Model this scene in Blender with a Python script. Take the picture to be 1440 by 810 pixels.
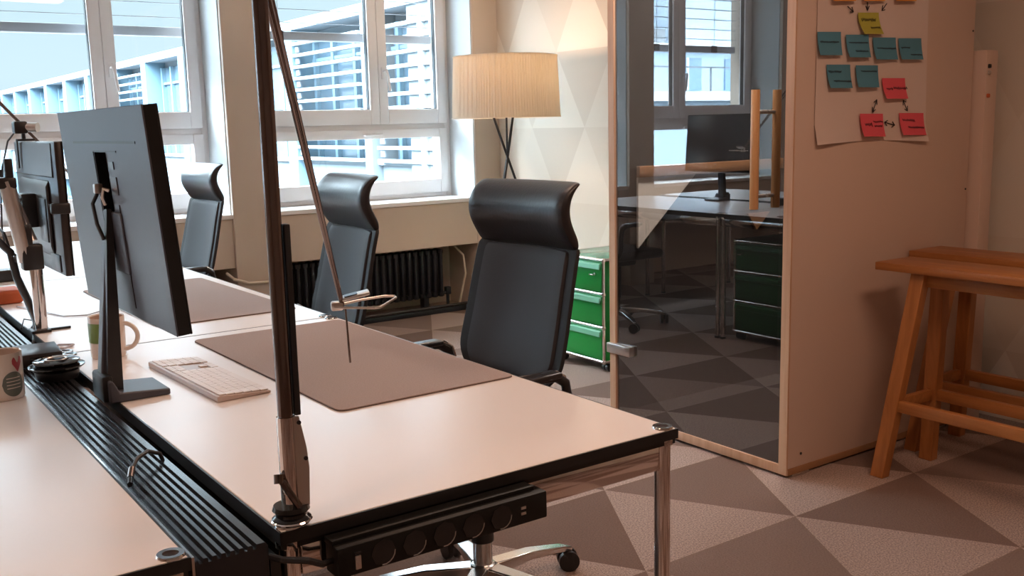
import bpy, bmesh, math, random
from mathutils import Vector, Matrix
random.seed(7)
PI = math.pi
R = math.radians
for o in list(bpy.data.objects):
    bpy.data.objects.remove(o)
SC = bpy.context.scene
COL = SC.collection

# ------------------------------------------------------------------ camera
cam_d = bpy.data.cameras.new('camera')
cam = bpy.data.objects.new('camera', cam_d)
COL.objects.link(cam)
yaw, pitch, roll = R(35.0487), R(-9.2612), R(-1.3488)
fw = Vector((math.sin(yaw) * math.cos(pitch), math.cos(yaw) * math.cos(pitch), math.sin(pitch)))
rt = Vector((math.cos(yaw), -math.sin(yaw), 0))
up = rt.cross(fw)
c, s = math.cos(roll), math.sin(roll)
rt, up = c * rt + s * up, -s * rt + c * up
cam.matrix_world = Matrix(((rt.x, up.x, -fw.x, 0), (rt.y, up.y, -fw.y, 0), (rt.z, up.z, -fw.z, 1.28), (0, 0, 0, 1)))
cam_d.sensor_width = 36
cam_d.lens = 36 * 1412.1 / 1440
cam_d.clip_start = 0.02
cam_d.clip_end = 400
SC.camera = cam

# ------------------------------------------------------------------ view, world, light
SC.view_settings.view_transform = 'Standard'
SC.view_settings.look = 'None'
SC.view_settings.gamma = 1
SC.view_settings.exposure = 0.85
SC.view_settings.use_curve_mapping = False

W = bpy.data.worlds.new('sky')
SC.world = W
W.use_nodes = True
nt = W.node_tree
nt.nodes.clear()
tc = nt.nodes.new('ShaderNodeTexCoord')
sx = nt.nodes.new('ShaderNodeSeparateXYZ')
rp = nt.nodes.new('ShaderNodeValToRGB')
bg = nt.nodes.new('ShaderNodeBackground')
ow = nt.nodes.new('ShaderNodeOutputWorld')
nt.links.new(tc.outputs['Generated'], sx.inputs[0])
nt.links.new(sx.outputs['Z'], rp.inputs[0])
nt.links.new(rp.outputs[0], bg.inputs[0])
# the sky is brighter on the side the sun stands
az = nt.nodes.new('ShaderNodeMapRange')
az.inputs[1].default_value = 0.15
az.inputs[2].default_value = -0.55
az.inputs[3].default_value = 10.0
az.inputs[4].default_value = 36.0
nt.links.new(sx.outputs['X'], az.inputs[0])
nt.links.new(az.outputs[0], bg.inputs[1])
nt.links.new(bg.outputs[0], ow.inputs[0])
SKY = [(0.0, (0.038, 0.050, 0.056)), (0.05, (0.044, 0.056, 0.061)), (0.20, (0.039, 0.053, 0.059)),
       (0.28, (0.40, 0.50, 0.56)), (0.50, (0.78, 0.92, 1.02)), (1.0, (0.70, 0.88, 1.02))]
el = rp.color_ramp.elements
while len(el) < len(SKY):
    el.new(0.5)
for e, (p, cc) in zip(el, SKY):
    e.position = p
    e.color = (*cc, 1)

sun_d = bpy.data.lights.new('sun', 'SUN')
sun_d.energy = 1.0
sun_d.color = (1.0, 0.97, 0.92)
sun_d.angle = R(1.5)
sun = bpy.data.objects.new('sun', sun_d)
COL.objects.link(sun)
sun.rotation_euler = Vector((0.62, -0.66, -0.62)).to_track_quat('-Z', 'Y').to_euler()

def area(name, loc, size, power, color, aim=(0, 0, -1)):
    d = bpy.data.lights.new(name, 'AREA')
    d.shape = 'RECTANGLE'
    d.size, d.size_y = size
    d.energy = power
    d.color = color
    o = bpy.data.objects.new(name, d)
    COL.objects.link(o)
    o.location = loc
    o.rotation_euler = Vector(aim).to_track_quat('-Z', 'Y').to_euler()
    return o
WARM = (1.0, 0.63, 0.44)
area('ceiling_light', (1.9, 0.6, 2.68), (1.2, 0.3), 15, WARM)
area('ceiling_light', (1.9, 3.0, 2.68), (1.2, 0.3), 8, WARM)
area('ceiling_light', (-1.6, 0.6, 2.68), (1.2, 0.3), 14, WARM)
area('ceiling_light', (-1.6, 3.4, 2.68), (1.2, 0.3), 8, WARM)

# ------------------------------------------------------------------ materials
def mat(name, col, rough=0.5, metal=0.0, spec=0.5, noise=None, bump=None, trans=0.0, coat=0.0):
    m = bpy.data.materials.new(name)
    m.use_nodes = True
    n = m.node_tree
    b = n.nodes['Principled BSDF']
    b.inputs['Base Color'].default_value = (*col, 1)
    b.inputs['Roughness'].default_value = rough
    b.inputs['Metallic'].default_value = metal
    b.inputs['Specular IOR Level'].default_value = spec
    b.inputs['Transmission Weight'].default_value = trans
    b.inputs['Coat Weight'].default_value = coat
    t = n.nodes.new('ShaderNodeTexCoord')
    if noise:
        sc_, amt = noise
        z = n.nodes.new('ShaderNodeTexNoise')
        z.inputs['Scale'].default_value = sc_
        z.inputs['Detail'].default_value = 4
        n.links.new(t.outputs['Object'], z.inputs['Vector'])
        r_ = n.nodes.new('ShaderNodeValToRGB')
        r_.color_ramp.elements[0].position = 0.3
        r_.color_ramp.elements[1].position = 0.7
        r_.color_ramp.elements[0].color = (*[x * (1 - amt) for x in col], 1)
        r_.color_ramp.elements[1].color = (*[min(1, x * (1 + amt)) for x in col], 1)
        n.links.new(z.outputs['Fac'], r_.inputs[0])
        n.links.new(r_.outputs[0], b.inputs['Base Color'])
    if bump:
        sc_, st = bump
        z = n.nodes.new('ShaderNodeTexNoise')
        z.inputs['Scale'].default_value = sc_
        n.links.new(t.outputs['Object'], z.inputs['Vector'])
        bp = n.nodes.new('ShaderNodeBump')
        bp.inputs['Strength'].default_value = st
        bp.inputs['Distance'].default_value = 0.002
        n.links.new(z.outputs['Fac'], bp.inputs['Height'])
        n.links.new(bp.outputs[0], b.inputs['Normal'])
    return m

def wood(name, c1, c2, axis=1, rough=0.45, scale=1.0):
    m = bpy.data.materials.new(name)
    m.use_nodes = True
    n = m.node_tree
    b = n.nodes['Principled BSDF']
    t = n.nodes.new('ShaderNodeTexCoord')
    mp = n.nodes.new('ShaderNodeMapping')
    sc_ = [38 * scale] * 3
    sc_[axis] = 2.2 * scale
    mp.inputs['Scale'].default_value = sc_
    z = n.nodes.new('ShaderNodeTexNoise')
    z.inputs['Scale'].default_value = 1.0
    z.inputs['Detail'].default_value = 5
    z.inputs['Distortion'].default_value = 0.6
    r_ = n.nodes.new('ShaderNodeValToRGB')
    r_.color_ramp.elements[0].position = 0.32
    r_.color_ramp.elements[1].position = 0.68
    r_.color_ramp.elements[0].color = (*c1, 1)
    r_.color_ramp.elements[1].color = (*c2, 1)
    n.links.new(t.outputs['Object'], mp.inputs[0])
    n.links.new(mp.outputs[0], z.inputs['Vector'])
    n.links.new(z.outputs['Fac'], r_.inputs[0])
    n.links.new(r_.outputs[0], b.inputs['Base Color'])
    b.inputs['Roughness'].default_value = rough
    return m

def tri_mat(name, ua, va, u0, v0, side, down_cols, up_cols, rough, speck=None, bumpst=0.0):
    """triangular lattice: ua, va = object axes used, one random tone for every triangle"""
    m = bpy.data.materials.new(name)
    m.use_nodes = True
    n = m.node_tree
    L = n.links.new
    b = n.nodes['Principled BSDF']
    b.inputs['Roughness'].default_value = rough
    b.inputs['Specular IOR Level'].default_value = 0.3
    t = n.nodes.new('ShaderNodeTexCoord')
    sp = n.nodes.new('ShaderNodeSeparateXYZ')
    L(t.outputs['Object'], sp.inputs[0])
    def M(op, a, b_=None):
        k = n.nodes.new('ShaderNodeMath')
        k.operation = op
        for i, v in enumerate((a, b_)):
            if v is None:
                continue
            if isinstance(v, (int, float)):
                k.inputs[i].default_value = v
            else:
                L(v, k.inputs[i])
        return k.outputs[0]
    h = side * math.sqrt(3) / 2
    v = M('DIVIDE', M('SUBTRACT', sp.outputs[va], v0), h)
    u = M('SUBTRACT', M('DIVIDE', M('SUBTRACT', sp.outputs[ua], u0), side), M('MULTIPLY', v, 0.5))
    fu, fv = M('SUBTRACT', u, M('FLOOR', u)), M('SUBTRACT', v, M('FLOOR', v))
    dn = M('GREATER_THAN', M('ADD', fu, fv), 1.0)
    cb = n.nodes.new('ShaderNodeCombineXYZ')
    L(M('FLOOR', u), cb.inputs[0])
    L(M('FLOOR', v), cb.inputs[1])
    L(dn, cb.inputs[2])
    wn = n.nodes.new('ShaderNodeTexWhiteNoise')
    L(cb.outputs[0], wn.inputs['Vector'])
    def mixc(fac, a, c_):
        k = n.nodes.new('ShaderNodeMix')
        k.data_type = 'RGBA'
        L(fac, k.inputs['Factor'])
        for i, q in ((6, a), (7, c_)):
            if isinstance(q, tuple):
                k.inputs[i].default_value = (*q, 1)
            else:
                L(q, k.inputs[i])
        return k.outputs[2]
    dcol = mixc(wn.outputs['Value'], *down_cols)
    ucol = mixc(wn.outputs['Value'], *up_cols)
    colr = mixc(dn, ucol, dcol)
    if speck:
        z = n.nodes.new('ShaderNodeTexNoise')
        z.inputs['Scale'].default_value = speck[0]
        z.inputs['Detail'].default_value = 3
        L(t.outputs['Object'], z.inputs['Vector'])
        r_ = n.nodes.new('ShaderNodeMapRange')
        r_.inputs[1].default_value = 0.3
        r_.inputs[2].default_value = 0.7
        r_.inputs[3].default_value = 1 - speck[1]
        r_.inputs[4].default_value = 1 + speck[1]
        L(z.outputs['Fac'], r_.inputs[0])
        # the pale triangles are more strongly flecked than the plain dark ones
        amp = n.nodes.new('ShaderNodeMix')
        amp.data_type = 'FLOAT'
        L(dn, amp.inputs['Factor'])
        L(r_.outputs[0], amp.inputs[2])
        L(M('ADD', M('MULTIPLY', r_.outputs[0], 0.35), 0.65), amp.inputs[3])
        hs = n.nodes.new('ShaderNodeVectorMath')
        hs.operation = 'SCALE'
        L(colr, hs.inputs[0])
        L(amp.outputs[0], hs.inputs['Scale'])
        colr = hs.outputs[0]
        if bumpst:
            bp = n.nodes.new('ShaderNodeBump')
            bp.inputs['Strength'].default_value = bumpst
            bp.inputs['Distance'].default_value = 0.003
            L(z.outputs['Fac'], bp.inputs['Height'])
            L(bp.outputs[0], b.inputs['Normal'])
    L(colr, b.inputs['Base Color'])
    return m

M_ = {}
M_['carpet'] = tri_mat('carpet', 0, 1, 2.52, 2.02, 0.655, ((0.150, 0.090, 0.066), (0.205, 0.140, 0.115)),
                       ((0.30, 0.215, 0.18), (0.385, 0.29, 0.25)), 0.95, (190, 0.45), 0.8)
M_['wall_tri'] = tri_mat('patterned_wallpaper', 1, 2, 4.94, 1.25, 0.552, ((0.60, 0.50, 0.40), (0.70, 0.60, 0.49)),
                         ((0.68, 0.585, 0.48), (0.77, 0.68, 0.57)), 0.6)
M_['wall_cream'] = mat('cream_paint', (0.60, 0.50, 0.415), 0.7, bump=(60, 0.1))
M_['white_paint'] = mat('white_paint', (0.80, 0.78, 0.74), 0.7)
M_['wall_brown'] = mat('warm_grey_paint', (0.50, 0.38, 0.30), 0.7)
M_['pvc'] = mat('white_window_plastic', (0.80, 0.78, 0.78), 0.35)
M_['jamb'] = mat('jamb_plaster', (0.58, 0.61, 0.62), 0.7)
M_['sill'] = mat('white_sill', (0.82, 0.80, 0.78), 0.3)
M_['desk'] = mat('white_melamine', (0.85, 0.79, 0.76), 0.28, spec=0.5, bump=(25, 0.02))
M_['edge'] = mat('black_edge', (0.012, 0.012, 0.013), 0.4)
M_['chrome'] = mat('chrome', (0.78, 0.74, 0.72), 0.07, 1.0)
M_['dark_chrome'] = mat('dark_polished_steel', (0.20, 0.165, 0.155), 0.15, 1.0)
M_['alu'] = mat('polished_aluminium', (0.72, 0.72, 0.72), 0.22, 1.0)
M_['black'] = mat('black_plastic', (0.016, 0.016, 0.018), 0.38)
M_['black_gloss'] = mat('glossy_black', (0.012, 0.012, 0.014), 0.08)
M_['tray'] = mat('black_anodised', (0.028, 0.029, 0.034), 0.22, 0.3)
M_['mon'] = mat('dark_grey_plastic', (0.062, 0.067, 0.088), 0.42, bump=(400, 0.1))
M_['mon_b'] = mat('brownish_black_plastic', (0.030, 0.024, 0.024), 0.3)
M_['mon_g'] = mat('grey_monitor_back', (0.060, 0.062, 0.070), 0.35)
M_['matte'] = mat('matte_black_plastic', (0.006, 0.006, 0.006), 0.5, spec=0.3)
M_['void'] = mat('deep_black', (0.003, 0.003, 0.003), 0.9, spec=0.0)
M_['screen'] = mat('dark_screen', (0.006, 0.006, 0.008), 0.12)
M_['leather'] = mat('black_leather', (0.022, 0.021, 0.024), 0.34, bump=(120, 0.25))
M_['frame_fab'] = mat('black_back_fabric', (0.013, 0.013, 0.015), 0.7)
def mesh_fabric():
    m = mat('grey_mesh_fabric', (0.040, 0.039, 0.045), 0.65)
    n = m.node_tree
    t = n.nodes.new('ShaderNodeTexCoord')
    w = n.nodes.new('ShaderNodeTexWave')
    w.wave_type = 'BANDS'
    w.bands_direction = 'Z'
    w.inputs['Scale'].default_value = 120
    bp = n.nodes.new('ShaderNodeBump')
    bp.inputs['Strength'].default_value = 0.15
    n.links.new(t.outputs['Object'], w.inputs['Vector'])
    n.links.new(w.outputs['Fac'], bp.inputs['Height'])
    n.links.new(bp.outputs[0], n.nodes['Principled BSDF'].inputs['Normal'])
    return m
M_['mesh'] = mesh_fabric()
M_['pad'] = mat('felt_pad', (0.36, 0.275, 0.245), 0.9, noise=(300, 0.10), bump=(600, 0.3))
M_['pad_edge'] = mat('dark_felt', (0.10, 0.07, 0.065), 0.9)
M_['kb'] = mat('white_plastic', (0.80, 0.72, 0.68), 0.4)
M_['kb_base'] = mat('silver_grey_plastic', (0.52, 0.42, 0.38), 0.35)
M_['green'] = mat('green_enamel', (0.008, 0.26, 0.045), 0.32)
M_['green_shaded'] = mat('shaded_green_enamel', (0.006, 0.070, 0.022), 0.32)
M_['green_pull'] = mat('pale_green_pull', (0.22, 0.55, 0.36), 0.25, 0.2)
M_['green_glass'] = mat('green_top', (0.12, 0.34, 0.22), 0.12)
M_['rad'] = mat('blue_black_enamel', (0.010, 0.013, 0.020), 0.45)
M_['booth'] = mat('cream_laminate', (0.66, 0.49, 0.395), 0.42, bump=(15, 0.02))
M_['beech'] = wood('beech_edge', (0.56, 0.33, 0.20), (0.66, 0.42, 0.27), 2)
M_['beech_dark'] = wood('brown_plywood', (0.30, 0.15, 0.07), (0.40, 0.21, 0.10), 0)
M_['oak'] = wood('oiled_orange_wood', (0.30, 0.105, 0.025), (0.46, 0.18, 0.05), 1, 0.38)
M_['oak_leg'] = wood('oiled_orange_wood_leg', (0.33, 0.12, 0.03), (0.48, 0.19, 0.055), 2, 0.38)
M_['handle'] = wood('orange_handle_wood', (0.62, 0.33, 0.14), (0.72, 0.42, 0.20), 2, 0.3)
M_['pale_panel'] = mat('pale_panel', (0.82, 0.78, 0.72), 0.7)
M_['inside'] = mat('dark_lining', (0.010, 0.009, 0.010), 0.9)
M_['paper'] = mat('white_paper', (0.72, 0.58, 0.51), 0.8)
M_['teal'] = mat('blue_note', (0.085, 0.255, 0.35), 0.8)
M_['yellow'] = mat('yellow_note', (0.45, 0.42, 0.06), 0.8)
M_['orange_note'] = mat('orange_note', (0.80, 0.33, 0.05), 0.8)
M_['pink'] = mat('pink_note', (0.78, 0.10, 0.13), 0.8)
M_['ink'] = mat('dark_ink', (0.02, 0.015, 0.02), 0.7)
M_['ceramic'] = mat('white_glaze', (0.78, 0.70, 0.64), 0.15)
M_['ceramic_in'] = mat('white_glaze_inside', (0.60, 0.45, 0.37), 0.2)
M_['mug_green'] = mat('green_print', (0.17, 0.27, 0.07), 0.3)
M_['mug_grey'] = mat('grey_green_print', (0.16, 0.19, 0.17), 0.3)
M_['mug_red'] = mat('red_print', (0.50, 0.06, 0.08), 0.3)
M_['orange'] = mat('orange_felt', (0.55, 0.12, 0.04), 0.7)
M_['cream_cable'] = mat('cream_cable', (0.62, 0.53, 0.43), 0.5)
M_['white_cable'] = mat('pale_cable', (0.45, 0.43, 0.46), 0.5)
M_['silver'] = mat('satin_silver', (0.62, 0.58, 0.55), 0.3, 0.9)
M_['blind'] = mat('grey_blind_metal', (0.30, 0.31, 0.33), 0.5, 0.2)
M_['fac_white'] = mat('pale_render', (0.125, 0.148, 0.163), 0.8)
M_['fac_blue'] = mat('pale_blue_cladding', (0.105, 0.172, 0.220), 0.6)
M_['fac_glass'] = mat('facade_glass', (0.06, 0.092, 0.12), 0.15, 0.0, 0.8)
M_['fac_grey'] = mat('grey_roof_metal', (0.20, 0.22, 0.24), 0.6)
M_['ground'] = mat('asphalt', (0.12, 0.12, 0.12), 0.9, noise=(1, 0.2))

def glass_mat(name, tint, gloss, rough=0.0):
    m = bpy.data.materials.new(name)
    m.use_nodes = True
    n = m.node_tree
    n.nodes.clear()
    o = n.nodes.new('ShaderNodeOutputMaterial')
    t = n.nodes.new('ShaderNodeBsdfTransparent')
    t.inputs[0].default_value = (*tint, 1)
    g = n.nodes.new('ShaderNodeBsdfGlossy')
    g.inputs['Color'].default_value = (1, 1, 1, 1)
    g.inputs['Roughness'].default_value = rough
    fr = n.nodes.new('ShaderNodeFresnel')
    fr.inputs[0].default_value = 1.5
    ad = n.nodes.new('ShaderNodeMath')
    ad.operation = 'MULTIPLY_ADD'
    ad.inputs[1].default_value = 1.0
    ad.inputs[2].default_value = gloss
    n.links.new(fr.outputs[0], ad.inputs[0])
    mx = n.nodes.new('ShaderNodeMixShader')
    # only the side a ray enters by mirrors it
    ge = n.nodes.new('ShaderNodeNewGeometry')
    inv = n.nodes.new('ShaderNodeMath')
    inv.operation = 'SUBTRACT'
    inv.inputs[0].default_value = 1.0
    n.links.new(ge.outputs['Backfacing'], inv.inputs[1])
    mu = n.nodes.new('ShaderNodeMath')
    mu.operation = 'MULTIPLY'
    n.links.new(ad.outputs[0], mu.inputs[0])
    n.links.new(inv.outputs[0], mu.inputs[1])
    n.links.new(mu.outputs[0], mx.inputs[0])
    n.links.new(t.outputs[0], mx.inputs[1])
    n.links.new(g.outputs[0], mx.inputs[2])
    n.links.new(mx.outputs[0], o.inputs[0])
    return m
M_['glass'] = glass_mat('clear_window_glass', (0.95, 0.97, 0.98), 0.0)
M_['smoke_glass'] = glass_mat('smoked_door_glass', (0.64, 0.63, 0.64), 0.135)

def shade_mat():
    m = bpy.data.materials.new('pleated_ribbon_fabric')
    m.use_nodes = True
    n = m.node_tree
    n.nodes.clear()
    o = n.nodes.new('ShaderNodeOutputMaterial')
    d = n.nodes.new('ShaderNodeBsdfDiffuse')
    d.inputs[0].default_value = (0.88, 0.82, 0.72, 1)
    t = n.nodes.new('ShaderNodeBsdfTranslucent')
    t.inputs[0].default_value = (0.86, 0.76, 0.60, 1)
    mx = n.nodes.new('ShaderNodeMixShader')
    mx.inputs[0].default_value = 0.30
    n.links.new(d.outputs[0], mx.inputs[1])
    n.links.new(t.outputs[0], mx.inputs[2])
    n.links.new(mx.outputs[0], o.inputs[0])
    return m
M_['shade'] = shade_mat()

# ------------------------------------------------------------------ mesh helpers
class MB:
    def __init__(s):
        s.bm = bmesh.new()
    def box(s, x0, x1, y0, y1, z0, z1, bev=0.0, seg=2, mtx=None):
        r = bmesh.ops.create_cube(s.bm, size=1.0)
        vs = r['verts']
        T = Matrix.Translation(((x0 + x1) / 2, (y0 + y1) / 2, (z0 + z1) / 2)) @ Matrix.Diagonal((x1 - x0, y1 - y0, z1 - z0, 1))
        bmesh.ops.transform(s.bm, matrix=T, verts=vs)
        if bev > 0:
            es = list({e for v in vs for e in v.link_edges})
            rr = bmesh.ops.bevel(s.bm, geom=es, offset=bev, segments=seg, affect='EDGES', profile=0.5)
            vs = list({v for f in rr['faces'] for v in f.verts} | {v for v in vs if v.is_valid})
        if mtx is not None:
            bmesh.ops.transform(s.bm, matrix=mtx, verts=vs)
        return s
    def tube(s, pts, r, n=12, r2=None, cap=True):
        pts = [Vector(p) for p in pts]
        rings = []
        prev = None
        for i, p in enumerate(pts):
            if i == 0:
                d = pts[1] - p
            elif i == len(pts) - 1:
                d = p - pts[i - 1]
            else:
                d = (pts[i + 1] - p).normalized() + (p - pts[i - 1]).normalized()
            d.normalize()
            if prev is None:
                a = Vector((0, 0, 1)) if abs(d.z) < 0.9 else Vector((1, 0, 0))
                u = d.cross(a).normalized()
            else:
                u = (prev - d * prev.dot(d)).normalized()
            prev = u
            w = d.cross(u)
            rad = r if r2 is None else r + (r2 - r) * i / (len(pts) - 1)
            rings.append([s.bm.verts.new(p + rad * (math.cos(2 * PI * k / n) * u + math.sin(2 * PI * k / n) * w)) for k in range(n)])
        for a, b in zip(rings, rings[1:]):
            for k in range(n):
                s.bm.faces.new((a[k], a[(k + 1) % n], b[(k + 1) % n], b[k]))
        if cap:
            s.bm.faces.new(rings[0][::-1])
            s.bm.faces.new(rings[-1])
        return s
    def lathe(s, prof, n=32, c=(0, 0, 0), closed=False):
        rings = []
        for r, z in prof:
            if r < 1e-6:
                rings.append([s.bm.verts.new((c[0], c[1], c[2] + z))])
            else:
                rings.append([s.bm.verts.new((c[0] + r * math.cos(2 * PI * k / n), c[1] + r * math.sin(2 * PI * k / n), c[2] + z)) for k in range(n)])
        prs = list(zip(rings, rings[1:]))
        if closed:
            prs.append((rings[-1], rings[0]))
        for a, b in prs:
            for k in range(n):
                k2 = (k + 1) % n
                if len(a) == 1 and len(b) == 1:
                    continue
                if len(a) == 1:
                    s.bm.faces.new((a[0], b[k2], b[k]))
                elif len(b) == 1:
                    s.bm.faces.new((a[k], a[k2], b[0]))
                else:
                    s.bm.faces.new((a[k], a[k2], b[k2], b[k]))
        return s
    def prism(s, pts, axis, a0, a1):
        """closed outline of 2-D points extruded along axis (0 = X, 1 = Y, 2 = Z)"""
        def mk(p, a):
            q = list(p)
            q.insert(axis, a)
            return s.bm.verts.new(q)
        A = [mk(p, a0) for p in pts]
        B = [mk(p, a1) for p in pts]
        n = len(pts)
        for k in range(n):
            s.bm.faces.new((A[k], A[(k + 1) % n], B[(k + 1) % n], B[k]))
        s.bm.faces.new(A[::-1])
        s.bm.faces.new(B)
        return s
    def shell(s, front, back):
        """closed shell from two equal grids of points"""
        F = [[s.bm.verts.new(p) for p in row] for row in front]
        B = [[s.bm.verts.new(p) for p in row] for row in back]
        nr, nc = len(F), len(F[0])
        for i in range(nr - 1):
            for j in range(nc - 1):
                s.bm.faces.new((F[i][j], F[i][j + 1], F[i + 1][j + 1], F[i + 1][j]))
                s.bm.faces.new((B[i][j], B[i + 1][j], B[i + 1][j + 1], B[i][j + 1]))
        for i in range(nr - 1):
            s.bm.faces.new((F[i][0], F[i + 1][0], B[i + 1][0], B[i][0]))
            s.bm.faces.new((F[i][-1], B[i][-1], B[i + 1][-1], F[i + 1][-1]))
        for j in range(nc - 1):
            s.bm.faces.new((F[0][j], B[0][j], B[0][j + 1], F[0][j + 1]))
            s.bm.faces.new((F[-1][j], F[-1][j + 1], B[-1][j + 1], B[-1][j]))
        return s
    def build(s, name, m, parent=None, smooth=True, loc=None, sub=0, bevel=0):
        bmesh.ops.recalc_face_normals(s.bm, faces=s.bm.faces[:])
        me = bpy.data.meshes.new(name)
        s.bm.to_mesh(me)
        s.bm.free()
        me.materials.append(M_[m] if isinstance(m, str) else m)
        if smooth:
            for p in me.polygons:
                p.use_smooth = True
            me.set_sharp_from_angle(angle=R(38))
        o = bpy.data.objects.new(name, me)
        COL.objects.link(o)
        if parent:
            o.parent = parent
        if loc:
            o.location = loc
        if bevel:
            b = o.modifiers.new('bevel', 'BEVEL')
            b.width = bevel
            b.segments = 2
            b.limit_method = 'ANGLE'
        if sub:
            q = o.modifiers.new('sub', 'SUBSURF')
            q.levels = q.render_levels = sub
        return o

def tag(o, label, cat, group=None, kind=None):
    o['label'] = label
    o['category'] = cat
    if group:
        o['group'] = group
    if kind:
        o['kind'] = kind
    return o
def thing(name, label, cat, loc=(0, 0, 0), rz=0, group=None):
    o = bpy.data.objects.new(name, None)
    COL.objects.link(o)
    o.location = loc
    o.rotation_euler = (0, 0, rz)
    o.empty_display_size = 0.1
    return tag(o, label, cat, group)
KIDS = {}
def kids(o):
    return [x for x in bpy.data.objects if x.parent == o]
def dup(o, label=None, loc=None, rz=None, parent=None):
    c_ = o.copy()
    COL.objects.link(c_)
    if parent:
        c_.parent = parent
    if label:
        c_['label'] = label
    if loc:
        c_.location = loc
    if rz is not None:
        c_.rotation_euler = (0, 0, rz)
    for k in kids(o):
        dup(k, parent=c_)
    return c_
def struct(name, mb, m, parent=None, smooth=False):
    o = mb.build(name, m, parent, smooth)
    if not parent:
        o['kind'] = 'structure'
    return o

# ------------------------------------------------------------------ room shell
XR, XL, YB, YF, ZC = 4.05, -4.3, -2.6, 5.86, 2.75
WY = 6.2
struct('floor', MB().box(XL, XR, YB, WY + 0.1, -0.1, 0), 'carpet')
struct('ceiling', MB().box(XL - 0.1, XR + 0.1, YB - 0.1, WY + 0.3, ZC, ZC + 0.12), 'white_paint')
struct('wall_right', MB().box(XR, XR + 0.12, YB, WY + 0.3, 0, ZC), 'wall_tri')
struct('wall_left', MB().box(XL - 0.12, XL, YB, WY + 0.3, 0, ZC), 'wall_brown')
struct('wall_back', MB().box(XL - 0.12, XR + 0.12, YB - 0.12, YB, 0, ZC), 'wall_brown')
PITCH = 1.77
COLS = [2.09, 0.05, -1.70, -3.46]                         # left faces of the columns
wf = MB()
wf.box(XL, XR, WY + 0.07, WY + 0.25, 0, 0.76)              # parapet behind the radiators
wf.box(XL, XR, WY - 0.02, WY + 0.25, 2.52, ZC)             # lintel
struct('wall_far', wf, 'wall_cream')
for k, x in enumerate(COLS):
    struct('trim_%d' % (k + 1), MB().box(x, x + 0.26, YF, WY + 0.25, 0, ZC, 0.004, 1), 'wall_cream')
struct('trim_5', MB().box(3.84, XR, YF + 0.02, WY + 0.25, 0, ZC, 0.004, 1), 'wall_cream')
bays = [(2.35, 3.84), (0.31, 2.09), (-1.44, 0.05), (-3.20, -1.70)]   # each window opening from column to column
MULL = [3.272, 1.502, -0.537, -2.30]
for k, (x0, x1) in enumerate(bays):
    struct('trim_%d' % (k + 6), MB().box(x0, x1, YF + 0.02, WY + 0.06, 0.46, 0.757, 0.003, 1), 'wall_cream')
    struct('trim_%d' % (k + 11), MB().box(x0 - 0.005, x1 + 0.005, YF + 0.01, WY + 0.06, 0.757, 0.785, 0.004, 2), 'sill')
# pale jambs beside every window (thin plaster linings of the columns)
for k, (x0, x1) in enumerate(bays):
    struct('trim_%d' % (k + 16), MB().box(x1 - 0.006, x1, YF + 0.03, WY, 0.785, 2.52), 'jamb')
    struct('trim_%d' % (k + 21), MB().box(x0, x0 + 0.006, YF + 0.03, WY, 0.785, 2.52), 'jamb')

def ring_box(mb, x0, x1, z0, z1, w, y0, y1, wb=None, bev=0.004):
    wb = wb or w
    mb.box(x0, x0 + w, y0, y1, z0, z1, bev)
    mb.box(x1 - w, x1, y0, y1, z0, z1, bev)
    mb.box(x0 + w, x1 - w, y0, y1, z0, z0 + wb, bev)
    mb.box(x0 + w, x1 - w, y0, y1, z1 - w, z1, bev)
def make_window(num, x0, x1, mull, handle_side):
    """x0..x1 opening, mull = centre of the meeting stile, upper pair of sashes over a low tilting sash"""
    z0, z1 = 0.785, 2.52
    f = MB()
    ring_box(f, x0, x1, z0, z1, 0.045, WY + 0.0, WY + 0.07)
    f.box(x0 + 0.045, x1 - 0.045, WY + 0.0, WY + 0.07, 1.245, 1.305, 0.003)
    root = struct('window_%d' % num, f, 'pvc', smooth=True)
    zs0, zs1 = 1.30, z1 - 0.04
    for (a, b) in ((x0 + 0.04, mull - 0.001), (mull + 0.001, x1 - 0.04)):
        sm = MB()
        ring_box(sm, a, b, zs0, zs1, 0.068, WY - 0.022, WY + 0.045, 0.10)
        sh = sm.build('sash', 'pvc', root)
        MB().box(a + 0.06, b - 0.06, WY + 0.01, WY + 0.02, zs0 + 0.09, zs1 - 0.06).build('glass_pane', 'glass', sh)
        gk = MB()
        ring_box(gk, a + 0.066, b - 0.066, zs0 + 0.098, zs1 - 0.066, 0.006, WY - 0.004, WY + 0.03, bev=0)
        gk.build('gasket', 'black', sh)
    sm = MB()
    ring_box(sm, x0 + 0.04, x1 - 0.04, z0 + 0.03, 1.265, 0.062, WY - 0.022, WY + 0.045, 0.095)
    sh = sm.build('lower_sash', 'pvc', root)
    MB().box(x0 + 0.09, x1 - 0.09, WY + 0.01, WY + 0.02, z0 + 0.115, 1.21).build('glass_pane', 'glass', sh)
    xh = mull + 0.035 * handle_side
    h = MB().box(xh - 0.014, xh + 0.014, WY - 0.034, WY - 0.021, 1.60, 1.68, 0.004)
    h.tube([(xh, WY - 0.03, 1.655), (xh, WY - 0.075, 1.66), (xh + 0.008, WY - 0.08, 1.62), (xh + 0.02, WY - 0.078, 1.52)], 0.0095, 10)
    h.build('window_handle', 'pvc', root)
    xc = mull - 0.10
    h = MB().box(xc - 0.04, xc + 0.06, WY - 0.03, WY - 0.021, 1.215, 1.243, 0.004)
    h.tube([(xc - 0.03, WY - 0.03, 1.229), (xc - 0.028, WY - 0.055, 1.229), (xc + 0.09, WY - 0.06, 1.233)], 0.008, 10)
    h.build('tilt_handle', 'pvc', root)
    return root
for k, (x0, x1) in enumerate(bays):
    make_window(k + 1, x0, x1, MULL[k], 1 if k < 2 else -1)

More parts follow.
